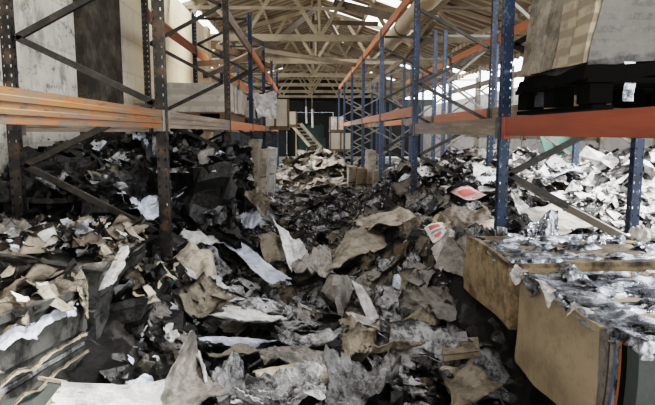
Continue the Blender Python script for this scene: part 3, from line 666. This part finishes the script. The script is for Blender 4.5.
# tan side leaf sections facing the aisle
for k in range(5):
    y0 = -.40+k*.172
    warped_box(-.50-.012*(k % 2), -.455, y0+.004, y0+.168, .09, 1.28, (2,5,24), .014, 3.0+k, shear=lay, burn=lambda w: .12).obj('board_edges', M['stack_tan' if k < 2 else 'palebrown' if k % 2 else 'tan'], t)
for k, (x, y) in enumerate(((-.47,.2),(-.3,-.4),(.25,-.42))):
    MB().grid(lambda u, v: (x+.06*u+.01*math.sin(v*5), y-.02*v, .08-.2*v), 3, 6, burn=lambda u, v: .2).obj('torn_wrap', M['film' if k != 2 else 'tan'], t)

def curls(parent, x0, x1, y0, y1, z0, z1, n, mat, seed, sz=(.06, .2), tilt=.6):
    """loose torn page pieces lying on a burnt block, all in one mesh"""
    r = random.Random(seed); b = MB()
    for q in range(n):
        c = Vector((r.uniform(x0, x1), r.uniform(y0, y1), r.uniform(z0, z1))); S_ = r.uniform(*sz)
        hk, oo = sheet_fn(seed*100+q, .2, 3, r.uniform(-.2, .2), 0); asp = r.uniform(.3, .8)
        m3 = Vector((0,0,1)).rotation_difference(Vector((r.gauss(0, tilt), r.gauss(0, tilt), 1)).normalized()).to_matrix() @ Euler((0,0,r.uniform(0,6.3))).to_matrix()
        b.grid(lambda u, v: c+m3 @ Vector(((u-.5)*S_, (v-.5)*S_*asp, hk(u, v)*S_)), 8, 5, burn=lambda u, v: edgeburn(u, v, oo, .5))
    o = b.obj('torn_page_edges', M[mat], parent, True); local(parent, o); o['kind'] = 'stuff'; return o
# left grey stacks ------------------------------------------------
def paper_stack(label, x0, x1, y0, y1, z0, z1, seed, shear, mats=('stack_grey', 'brown'), topamp=.06, edge=None):
    t = thing('paper_stack', label, 'paper stack', ((x0+x1)/2, (y0+y1)/2, z0))
    b = MB(); r = random.Random(int(seed*10)); z = z0
    while z < z1:
        dz = r.choice((.02, .035, .05, .09, .12)); zt = min(z1, z+dz-.004); jx = r.uniform(-.012, .006); jy = r.uniform(-.02, .02)
        w = warped_box(x0, x1+jx, y0+jy, y1+jy, z, zt, (8,14,1), .012, seed+z*.2, shear=shear, burn=lambda w: .12+.3*(z > z1-.15))
        b.m = r.choice((0, 0, 0, 1, 2)) if dz < .06 else 0
        b.add(w.v, w.f, w.burn); z += dz
    local(t, b.obj('sheet_layers', [M['stack_grey'], M['char'], M['ash']], t, False))
    tp = rough_top(x0, x1, y0, y1, z1+.02, topamp, seed=seed, freq=4, stretch=(1.2,1.6), over=-.01)
    tp.v = [tuple(Vector(v)+shear(Vector(v))) for v in tp.v]
    local(t, tp.obj('burnt_top', M[mats[1]], t))
    if edge:
        for (e0, e1, zz, hh, mm, ys) in edge:
            hk, oo = sheet_fn(int(seed*7), .03, 2)
            b = MB().grid(lambda u, v: (lambda p: p+shear(p))(Vector((x1+.02+.4*hk(u, v), e0+(e1-e0)*u, z0+zz+hh*(v-.5)*(.7+.5*fbm(u*4, seed, zz))+.02*fbm(u*5, zz, seed)))), 40, 5, keep=ragged(oo, .12), burn=lambda u, v: edgeburn(u, v, oo, .35))
            local(t, b.obj('pale_sheet_edges', M[mm], t))
    return t
z3 = Vector((0,0,0))
paper_stack('near charred grey paper stack with streaked side at left', -2.1, -1.0, 1.15, 2.2, .3, 1.2, 1.5,
            lambda p: Vector((.04*sm(.9, .4, p.z), 0, .16*(2.15-p.y)/.85*sm(.5, 1.1, p.z)+.03*sm(-1.1, -2, p.x))), topamp=.09,
            edge=[(1.5,2.08,.83,.065,'bluewhite',0),(1.45,2.18,.70,.022,'palebrown',0),(1.5,2.18,.62,.018,'tan',0)])
paper_stack('second charred paper stack with torn pale top at left', -2.1, -.98, 2.35, 3.05, .3, 1.30, 4.2,
            lambda p: Vector((.05*math.sin(p.z*5), 0, .06*math.sin(p.x*3+1))), ('stack_grey', 'greycard'), .10)
paper_stack('tilted charred paper stack leaning into the aisle at left', -1.12, -.86, 2.5, 3.1, .35, 1.05, 6.1,
            lambda p: Vector((.28*(p.z-.9), .1*(p.z-.7), .2*(p.x+.9))), ('stack_grey', 'char'), .06,
            edge=[(2.5,3.05,.5,.02,'ash',0),(2.5,3.05,.36,.016,'greycard',0),(2.5,3.05,.22,.014,'ash',0)])
hero('paper_sheet', 'white burnt page edge standing on the tilted stack at left', 'sheet', [(126,246,2.5),(137,240,2.55),(119,282,2.4),(106,292,2.3)], 'white', .05, 4, n=(12,26), burn=.35, rag=.12)
for o in [q for q in C.objects if q.name.startswith('paper_stack')]:
    if 'near charred' in o['label']: bx = (-1.9, -1.0, 1.3, 2.18, 1.22, 1.33)
    elif 'second' in o['label']: bx = (-1.9, -1.0, 2.4, 3.03, 1.30, 1.36)
    else: bx = (-1.08, -.83, 2.52, 3.05, 1.05, 1.1)
    k = 1 if bx[0] < -1.5 else .35
    for mm, n, sd in (('palebrown', 22, 1), ('white', 14, 2), ('brown', 75, 3), ('ash', 50, 4), ('char', 110, 6), ('tan', 18, 7)): curls(o, *bx, int(n*k), mm, sd+int(k), (.04, .15), .8)
    curls(o, bx[1]-.04, bx[1]+.02, bx[2], bx[3], bx[4]-.05, bx[4]+.03, 10, 'palebrown', 5, (.06,.16), 1.2)
hero('paper_sheet', 'pale ragged sheet rolled over the corner of the near grey stack', 'sheet', [(66,264,2.3),(86,270,2.28),(94,300,2.12),(84,304,2.05)], 'palebrown', .05, 5, n=(22,20), burn=.45, rag=.1)
hero('paper_sheet', 'torn cream sheet on the second stack at left', 'sheet', [(8,240,2.7),(72,224,3.1),(100,234,2.95),(30,256,2.45)], 'palebrown', .07, 5, n=(30,20), burn=.4, rag=.07)
hero('paper_sheet', 'cream rolled paper end at the right corner of the second stack', 'sheet', [(86,224,3.1),(110,220,3.15),(122,236,3.0),(102,244,2.85)], 'white', .09, 5, n=(22,18), burn=.35, rag=.07, bendu=-.05)
hero('paper_sheet', 'white strip sheet on the second stack at the left edge', 'sheet', [(4,244,2.55),(48,240,2.6),(60,248,2.5),(10,254,2.4)], 'bluewhite', .05, 4, n=(24,12), burn=.4, rag=.1)
hero('paper_sheet', 'bluish sheet in the middle of the second stack top', 'sheet', [(56,236,2.85),(84,228,3.0),(96,238,2.85),(64,244,2.7)], 'bluewhite', .06, 5, n=(22,16), burn=.35, rag=.1)
hero('paper_scrap', 'white scrap against the foot of the near grey stack', 'scrap', [(2,362,1.95),(14,366,2.0),(16,376,1.95),(4,378,1.9)], 'white', .05, 4, burn=.35, rag=.12)

for lb, x0, x1, y0, y1, z0, z1, sd in (('black burnt bale behind the dark left post', -1.55, -.82, 4.5, 5.7, 0.0, 1.62, 2.1),
        ('black burnt bale by the wall in the middle of the left rack', -2.1, -1.62, 4.7, 5.6, 0.0, 1.60, 3.3),
        ('black burnt bale at the left edge behind the torn stacks', -2.2, -1.45, 3.5, 4.3, 0.0, 1.50, 5.7),
        ('black burnt bale against the sooty wall pier', -2.12, -1.58, 6.2, 7.4, 0.0, 1.85, 7.9),
        ('black burnt bale behind the grey leaning board', -1.6, -.85, 6.4, 7.6, 0.0, 1.6, 9.1)):
    t = thing('burnt_bale', lb, 'bale', ((x0+x1)/2, (y0+y1)/2, z0))
    local(t, warped_box(x0, x1, y0, y1, z0, z1, (16,16,16), .16, sd, burn=lambda w: .3).obj('charred_block', M['char'], t))
    for mm, n, q in (('ash', 42, 1), ('char', 140, 2), ('greycard', 8, 3), ('bluewhite', 3, 4)):
        curls(t, x0, x1, y0-.04, y0+.1, z0+.6, z1, n, mm, int(sd*10)+q, (.05,.2), 1.0)
        curls(t, x1-.1, x1+.06, y0, y1, z0+.6, z1, n//2, mm, int(sd*10)+q+50, (.05,.2), 1.0)
        curls(t, x0, x1, y0, y1, z1-.02, z1+.06, n, mm, int(sd*10)+q+80, (.06,.24), .6)
    local(t, rough_top(x0, x1, y0, y1, z1-.03, .12, seed=sd, freq=3, over=.03).obj('burnt_top', M['ash'] if sd < 4 else M['char'], t))
# books near the foot of the far bale
for k, (lb, pts, th, mm) in enumerate((('dark covered booklet on the small pile left of the bales', [(446,338,3.0),(466,336,3.05),(468,346,2.95),(448,348,2.9)], .02, 'print_grey'),
                                  ('tan page block under the dark covered booklet', [(440,340,3.0),(478,338,3.05),(480,352,2.9),(444,356,2.85)], .05, 'tan'))):
    pts = [(a, b, surf(a, b, Y, .13)) for a, b, Y in pts]
    HZONES.append((438, 482, 334, 360, pts[0][2]+.2))
    P = [at(*p) for p in pts]; c = sum(P, Vector())/4; t = thing('booklet', lb, 'booklet', c)
    up = Vector((0,0,th*.6)); dn = Vector((0,0,-.03 if k else .012))
    MB().add([p-c+dn for p in P]+[p-c+dn+up for p in P], [(3,2,1,0),(4,5,6,7),(0,1,5,4),(1,2,6,5),(2,3,7,6),(3,0,4,7)]).obj('page_block', M['edge'], t)
    MB().add([p-c+dn+up+Vector((0,0,.002)) for p in P]+[p-c+dn+up+Vector((0,0,.007)) for p in P], [(3,2,1,0),(4,5,6,7),(0,1,5,4),(1,2,6,5),(2,3,7,6),(3,0,4,7)]).obj('cover', M[mm], t)

# ------------------------------------------------------------------ loads on the racks and mid ground
def box_load(name, label, cat, x0, x1, y0, y1, z0, z1, mat, seed, amp=.03, pal=True, group=None):
    t = thing(name, label, cat, ((x0+x1)/2, (y0+y1)/2, z0), 0, group)
    local(t, warped_box(x0, x1, y0, y1, z0+.0, z1, (8,8,8), amp, seed, burn=lambda w: .1+.3*(w < .1)).obj('boards', M[mat], t, True))
    b = MB(); n = 3
    for k in range(3):
        y = y0+(y1-y0)*(k+.5)/3
        b.bar((x0-.004, y, z0+.02), (x0-.004, y, z1-.02), .006, .02, up=(0,1,0)); b.bar((x1+.004, y, z0+.02), (x1+.004, y, z1-.02), .006, .02, up=(0,1,0))
    local(t, b.obj('strap', M['brown'], t))
    return t
def pallet(label, x, y, z, mat='wood', w=.86, l=1.0):
    t = thing('wooden_pallet', label, 'pallet', (x, y, z))
    for xx in (-w/2+.06, 0, w/2-.06):
        MB().box((xx, 0, .06), (.1, l, .09)).obj('bearer', M[mat], t)
    b = MB()
    for k in range(5): MB().box((0, -l/2+.08+k*(l-.16)/4, .116), (w, .1, .02)).obj('deck_board', M[mat], t)
    for k in range(3): MB().box((0, -l/2+.08+k*(l-.16)/2, .008), (w, .1, .014)).obj('bottom_board', M[mat], t)
zb = EYE+.14
for i, (y, lb) in enumerate(((7.2, 'nearest'), (8.15, 'middle'), (9.9, 'farthest'))):
    pallet(f'smoky timber pallet on the left rack at eye level, {lb} of three', -1.46, y, zb)
    box_load('board_stack', f'pale grey stack of boards on the left rack, {lb} of three', 'board stack', -1.92+.03, -1.02, y-.42, y+.46, zb+.13, zb+(.52, .50, .46)[i], 'stack_pale', i+2.0)
hero('plastic_sheet', 'white plastic sheet hanging off the boards on the left rack', 'plastic sheet', [(252,94,9.6),(277,92,9.6),(276,120,9.5),(258,119,9.4)], 'white', .08, 4, n=(16,20), burn=.12, rag=.06)
# standing bundles below the left beam
for i, (px, top, bot, Y, w, mm) in enumerate(((240,146,196,8.2,.16,'greycard'),(253,140,196,8.5,.16,'palebrown'),(262,150,192,9.4,.2,'palebrown'),(270,148,188,10.2,.2,'white'))):
    p = at(px, bot, Y); q = at(px, top, Y)
    t = thing('board_bundle', f'upright pale board bundle below the left beam, {NTH[i]} from the camera', 'board bundle', (p.x, Y, p.z))
    warped_box(-w/2, w/2, -.25, .25, -.3, q.z-p.z, (4,6,8), .03, i+1.2, shear=lambda pp: Vector((.06*pp.z, 0, 0)), burn=lambda w_: .15).obj('boards', M[mm], t, True)
    MB().bar((-w/2-.01, -.26, .3), (w/2+.01, -.26, .32), .012, .02).obj('strap', M['brown'], t)
# upright tan bundles at the right rack
for i, (px, top, bot, Y, w, mm) in enumerate(((352,166,190,11.4,.2,'palebrown'),(360,168,192,11.2,.2,'kraft'),(370,150,192,11.0,.17,'palebrown'),(376,170,190,10.7,.16,'kraft'))):
    p = at(px, bot, Y); q = at(px, top, Y)
    t = thing('board_bundle', f'upright tan board bundle at the foot of the right rack, {NTH[i]} from the left', 'board bundle', (p.x, Y, p.z))
    warped_box(-w/2, w/2, -.25, .25, -.4, q.z-p.z, (4,6,8), .02, i+5.2, burn=lambda w_: .08).obj('boards', M[mm], t, True)
    MB().bar((-w/2-.01, -.26, .2), (w/2+.01, -.26, .21), .012, .02).obj('strap', M['brown'], t)
# cream duct at upper right and loose timbers in the roof
t = thing('air_duct', 'cream round duct above the right rack under the roof', 'duct', (1.85, 8.8, 3.86))
MB().tube([(0, y, 0) for y in (-2.0, -.7, .8, 2.6)], .15, 18).obj('pipe', M['duct'], t, True)
for y in (-1.2, .6): MB().tube([(0, y-.02, 0), (0, y+.02, 0)], .165, 18).obj('collar', M['truss_dark'], t, True)
def timber(label, a, b, w, h, mat='truss', name='roof_timber', bend=0):
    A, B = at(*a), at(*b); c = (A+B)/2
    o = MB().bar(A-c, B-c, w, h, bend=bend).obj(name, M[mat], None, loc=c); return tag(o, label, 'timber')
timber('dark fallen rafter sloping left from the ridge', (320,4,16), (262,52,14), .14, .16, 'truss_dark')
timber('dark fallen rafter sloping right from the ridge', (336,3,14), (404,20,12), .18, .2, 'truss_dark')
timber('brown hanging strut below the ridge', (322,8,15.5), (342,44,15), .1, .1, 'truss_dark')
timber('long pale fallen member crossing the aisle under the roof', (236,46,12), (362,66,13.5), .07, .1)
timber('bent brown fallen member crossing high on the left', (238,30,12.5), (318,58,14), .06, .09, 'truss_dark', bend=.15)
timber('pale timber end poking up at the right rack top', (448,-6,7.2), (414,26,8.4), .12, .14, 'truss')
timber('pale timber lying beside the cream duct', (436,18,8.6), (402,62,12), .1, .1, 'truss')
timber('dark horizontal rail under the roof at right', (438,7,9.5), (500,9,9.5), .05, .05, 'truss_dark')
timber('dark bent roof sheet rib between the ridge struts', (312,22,15), (378,24,14), .06, .12, 'truss_dark')
timber('brown fallen timber over the left boards', (196,64,9.0), (262,58,11.5), .08, .1, 'wood')
timber('charred timber leaning across the left boards', (205,76,8.6), (262,48,11), .08, .08, 'truss_dark')
timber('rusty timber on the left rack top', (214,46,10), (270,66,12.5), .08, .1, 'wood')
# hanging lamp chains at the far end
for i, (px, Y) in enumerate(((312,24),(306,27))):
    p = at(px, 88, Y)
    t = thing('hanging_lamp', f'{["pale nearer", "pale farther"][i]} tube lamp hanging on a wire over the far aisle', 'lamp', (p.x, Y, p.z))
    MB().tube([(0,0,0),(0,0,-1.0)], .015, 6).obj('wire', M['truss'], t); MB().tube([(0,0,-1.0),(.02,0,-1.9)], .05, 8).obj('lamp_tube', M['white'], t)
# far end of the aisle
p = at(312, 136, 30)
t = thing('machine', 'dark green machine at the far end of the aisle', 'machine', (p.x, 30, 0))
MB().box((0,0,.75), (1.6,1.2,1.5)).obj('body', M['darkgreen'], t); MB().box((.2,0,1.9), (1.0,1.0,.8)).obj('cabin', M['darkgreen'], t)
for x in (-.5, .5): MB().bar((x,-.6,0),(x,-.6,2.4),.08,.08).obj('mast', M['darkgreen'], t)
t = thing('conveyor', 'pale sloping conveyor at the far end of the aisle', 'conveyor', at(320,152,24))
a, b2 = at(296,124,25)-t.location, Vector((0,0,0))
for dx in (-.25, .25): MB().bar(a+Vector((dx,0,0)), b2+Vector((dx,0,0)), .06, .16).obj('side_rail', M['truss'], t)
for k in range(9): MB().bar(a.lerp(b2, k/8)+Vector((-.25,0,0)), a.lerp(b2, k/8)+Vector((.25,0,0)), .04, .06).obj('rung', M['truss'], t)
MB().bar(a+Vector((0,0,-.05)), (a.x, a.y, -1.2), .08, .08).obj('leg', M['truss'], t)
for i, (px, y0, y1, Y, w, mm, lb) in enumerate(((276,100,128,13.5,.7,'paleboard','pale panel crate on the left rack beyond the hanging sheet'),(288,112,126,17,.6,'paleboard','pale crate on the left rack near its far end'),(337,117,131,20,.6,'white','white crate by the far right rack'),(340,133,150,19,.8,'paleboard','pale crate on the floor by the far right rack'))):
    p, q = at(px, y1, Y), at(px, y0, Y)
    t = thing('crate', lb, 'crate', (p.x, Y, p.z)); h = q.z-p.z
    MB().box((0,0,h/2), (w,.7,h)).obj('panel', M[mm], t)
    for x in (-w/2, 0, w/2): MB().box((x,-.36,h/2), (.06,.03,h)).obj('batten', M['wood'], t)
    MB().box((0,0,.0), (w*1.05,.75,.1)).obj('base', M['wood'], t)
# green bin outside at right
p = at(566, 181, 8.2)
t = thing('waste_skip', 'green metal bin on the open ground behind the right rack', 'bin', (p.x, 8.2, p.z), R(14)); t.scale = (.6, .6, .62)
b = MB(); b.add([(-.5,-.35,0),(.5,-.35,0),(.5,.35,0),(-.5,.35,0),(-.62,-.42,.75),(.62,-.42,.75),(.62,.42,.75),(-.62,.42,.75)], [(3,2,1,0),(0,1,5,4),(1,2,6,5),(2,3,7,6),(3,0,4,7)]); b.obj('body', M['green'], t)
for s in (-1, 1): MB().bar((-.64,s*.43,.76),(.64,s*.43,.76),.05,.05).obj('rim', M['green'], t); MB().bar((s*.63,-.43,.76),(s*.63,.43,.76),.05,.05).obj('rim', M['green'], t)
MB().box((0,.3,1.0),(1.25,.04,.5), Euler((-.5,0,0)).to_matrix()).obj('lid', M['green'], t)
# fallen long pale brace leaning across right
timber('long pale brace fallen across the rubble behind the bright blue post', (516,180,3.75), (634,243,3.05), .03, .05, 'brace_pale', 'rack_brace')
tag(bpy.context.scene.objects[-1] if False else C.objects[-1], None, 'rack brace')

# ------------------------------------------------------------------ scattered scraps
KINDS = [('white', .16), ('bluewhite', .10), ('ash', .26), ('greycard', .16), ('tan', .12), ('brown', .10), ('char', .10)]
lib = {}
def variant(mm, k):
    key = (mm, k)
    if key not in lib:
        SEED[0] += 1; r = random.Random(SEED[0]); h, o = sheet_fn(SEED[0], r.uniform(.06, .17), r.randint(2, 4), r.uniform(-.13, .13), r.uniform(-.1, .1), .5 if mm in ('ash', 'char', 'greycard') and k % 2 else .18)
        asp = r.uniform(.35, .9)
        b = MB(); nl = 1 if mm in ('white', 'bluewhite') and k % 2 else r.choice((2, 3, 3, 4))
        for L in range(nl):
            rz = r.uniform(-.22, .22) if L else 0; dx, dy = r.uniform(-.12, .12)*bool(L), r.uniform(-.12, .12)*bool(L); cs, sn = math.cos(rz), math.sin(rz); oo = o+L*3.3; gap = r.uniform(.018, .05)
            def fn(u, v, L=L, dx=dx, dy=dy, cs=cs, sn=sn, oo=oo, gap=gap):
                x, y = u-.5+.04*fbm(v*3+oo, 1, 1, 2), (v-.5)*asp*(1+.25*(u-.5)*math.sin(oo))+.04*fbm(u*3+oo, 5, 1, 2)
                return (x*cs-y*sn+dx, x*sn+y*cs+dy, h(u, v)*(1-.06*L)-h(.5, .5)-gap*L+.03*fbm(u*2+oo, v*2, oo, 2))
            b.grid(fn, 18, 12, keep=ragged(oo, .035 if L else .05), burn=lambda u, v: edgeburn(u, v, oo, .55)+.12*(L % 2))
        lib[key] = b.mesh('scrap_'+mm, M[mm], k % 2 == 0)
    return lib[key]
def pick(r, w=KINDS):
    x = r.random()*sum(q for _, q in w)
    for k, q in w:
        x -= q
        if x <= 0: return k
    return w[-1][0]
def nrm(x, y):
    e = .12; return Vector((H(x-e, y)-H(x+e, y), H(x, y-e)-H(x, y+e), 2*e)).normalized()
def blocked(x, y):
    if x > .98 and 1.4 < y < 3.3: return True
    if x < -.85 and 1.0 < y < 3.1: return True
    return False
SC = random.Random(21)
NAMES = {'white': ('paper_scrap', 'white'), 'bluewhite': ('paper_scrap', 'bluish white'), 'ash': ('paper_scrap', 'ash grey'), 'greycard': ('cardboard_scrap', 'grey'), 'tan': ('cardboard_scrap', 'tan'), 'brown': ('cardboard_scrap', 'brown'), 'char': ('paper_scrap', 'charred black'), 'palebrown': ('cardboard_scrap', 'pale brown')}
MIXED = [('ash', .38), ('greycard', .22), ('char', .14), ('tan', .08), ('brown', .1), ('white', .05), ('bluewhite', .04)]
ZONES = [('flat in the middle of the aisle', (-.75, .95), (2.3, 4.8), 100, (.22, .5), MIXED, .22, None),
         ('against the right side of the aisle', (.3, 1.5), (3.0, 6.2), 95, (.16, .42), [('greycard', .3), ('tan', .2), ('brown', .18), ('ash', .2), ('char', .12)], .45, (-.55, -.45)),
         ('on the left heap under the left rack', (-2.0, -.75), (3.3, 8.5), 55, (.2, .5), [('ash', .26), ('char', .52), ('white', .08), ('brown', .1), ('bluewhite', .04)], .6, None),
         ('on the right heap under the right rack', (1.3, 3.0), (4.2, 9.5), 80, (.16, .42), [('ash', .3), ('white', .2), ('bluewhite', .12), ('greycard', .2), ('char', .14), ('brown', .08)], .6, None),
         ('on the far heap at the end of the aisle', (-.9, 1.7), (14.5, 19), 90, (.4, .9), [('tan', .6), ('palebrown', .15), ('brown', .17), ('greycard', .08)], .4, None),
         ('in the aisle beyond the near heaps', (-.9, 1.0), (5.2, 14), 60, (.2, .5), [('ash', .4), ('greycard', .25), ('tan', .2), ('char', .05), ('brown', .1)], .2, None),
         ('on the open ground behind the right rack', (3.0, 6.5), (4.8, 10), 45, (.2, .5), [('white', .45), ('bluewhite', .3), ('ash', .25)], .5, None)]
for zn, xr, yr, n, sz, kinds, tilt, lean in ZONES:
    i = 0
    while i < n:
        x, y = SC.uniform(*xr), SC.uniform(*yr)
        if blocked(x, y) or covered((x, y, H(x, y)+.05)): continue
        i += 1
        mm = pick(SC, kinds); nm, cl = NAMES[mm]
        o = bpy.data.objects.new(nm, variant(mm, SC.randint(0, 5))); C.objects.link(o)
        s = SC.uniform(*sz); o.scale = (s, s, s)
        q = Vector((0,0,1)).rotation_difference((nrm(x, y)+Vector((SC.gauss(0, tilt*.5), SC.gauss(0, tilt*.5), 0))+(Vector((lean[0], lean[1], 0)) if lean else Vector())).normalized())
        o.rotation_mode = 'QUATERNION'; o.rotation_quaternion = q @ Euler((0, 0, SC.uniform(0, 6.28))).to_quaternion()
        o.location = (x, y, H(x, y)+.02+.1*s*SC.random())
        tag(o, f'crumpled {cl} {"card" if "card" in nm else "paper"} scrap lying {zn}', 'scrap', f'{cl} {"card" if "card" in nm else "paper"} scraps {zn}')
# uncountable litter between them
def litter(name, label, xr, yr, n, sz, mat, seed, tilt=.6, lift=.05):
    r = random.Random(seed); b = MB(); k = 0
    while k < n:
        x = r.uniform(*xr); y = r.uniform(*yr)
        if blocked(x, y) or covered((x, y, H(x, y)+.03)): continue
        k += 1
        s = r.uniform(*sz)*(.6+r.random()**3); q = Vector((0,0,1)).rotation_difference((nrm(x, y)+Vector((r.gauss(0, tilt), r.gauss(0, tilt), 0))).normalized()) @ Euler((0,0,r.uniform(0,6.3))).to_quaternion()
        a = r.uniform(.3, .9); c = Vector((x, y, Hf(x, y)+lift*r.random()))
        pl = [(-.5,-.5*a),(0,-.5*a*r.uniform(.7,1.2)),(.5,-.5*a),(.5*r.uniform(.7,1.2),.5*a),(0,.5*a*r.uniform(.6,1.2)),(-.5*r.uniform(.7,1.2),.5*a)]
        zz = [r.uniform(-.2,.2) for _ in pl]; zz[1] = zz[4] = r.uniform(-.3,.3)
        vs = [c+q @ Vector((px*s, py*s, z*s)) for (px, py), z in zip(pl, zz)]
        b.add(vs, [(0,1,4,5),(1,2,3,4)], [r.choice((0,0,.3,.6)) for _ in pl])
    return tag(b.obj(name, M[mat]), label, 'debris', kind='stuff')
litter('charred_litter', 'black flaked paper litter over the near rubble', (-2.15, 2.3), (2.0, 6.6), 5200, (.05, .17), 'char', 1, .4)
litter('ashen_litter', 'ash grey paper flakes over the near rubble', (-2.0, 3.4), (2.0, 9.5), 1800, (.05, .15), 'ash', 2, .4)
litter('brown_litter', 'brown card flakes over the near rubble', (-1.4, 2.6), (2.0, 9), 1300, (.06, .18), 'brown', 3, .4)
litter('tan_litter', 'tan card flakes along the aisle', (-1.0, 2.2), (2.0, 14), 450, (.05, .15), 'tan', 4, .4)
litter('white_litter', 'small white paper flakes over the near rubble', (-1.2, 3.0), (2.2, 9.5), 380, (.03, .10), 'white', 5, .5)
litter('ashen_litter', 'tiny ash grey flecks over the near rubble', (-2.2, 3.2), (2.0, 8), 5500, (.015, .06), 'ash', 12, .8, .1)
litter('white_litter', 'tiny white flecks over the near rubble', (-1.9, 3.2), (2.0, 8), 1800, (.012, .045), 'bluewhite', 13, .8, .1)
litter('pale_litter', 'pale paper litter on the open ground at right', (2.3, 8.7), (3.6, 14), 4200, (.08, .28), 'white', 6)
litter('tan_litter', 'tan card litter over the far heap', (-1.2, 2.2), (13, 20), 900, (.15, .45), 'tan', 7, .4)
litter('ashen_litter', 'grey litter over the far floor', (-2.2, 3.5), (9, 22), 1600, (.1, .25), 'ash', 8, .4)

# ------------------------------------------------------------------ light
w = bpy.data.worlds.new('sky'); S.world = w; w.use_nodes = True; nt = w.node_tree; bg = nt.nodes['Background']
bg.inputs[0].default_value = (.93, .96, 1.0, 1); bg.inputs[1].default_value = 2.2
sun = bpy.data.lights.new('sun', 'SUN'); sun.energy = 6.0; sun.angle = R(20); sun.color = (1, .97, .92)
so = bpy.data.objects.new('sun', sun); C.objects.link(so); so.rotation_euler = (R(-14), R(24), 0)
S.view_settings.view_transform = 'Filmic'; S.view_settings.look = 'High Contrast'
S.view_settings.exposure = 0.95
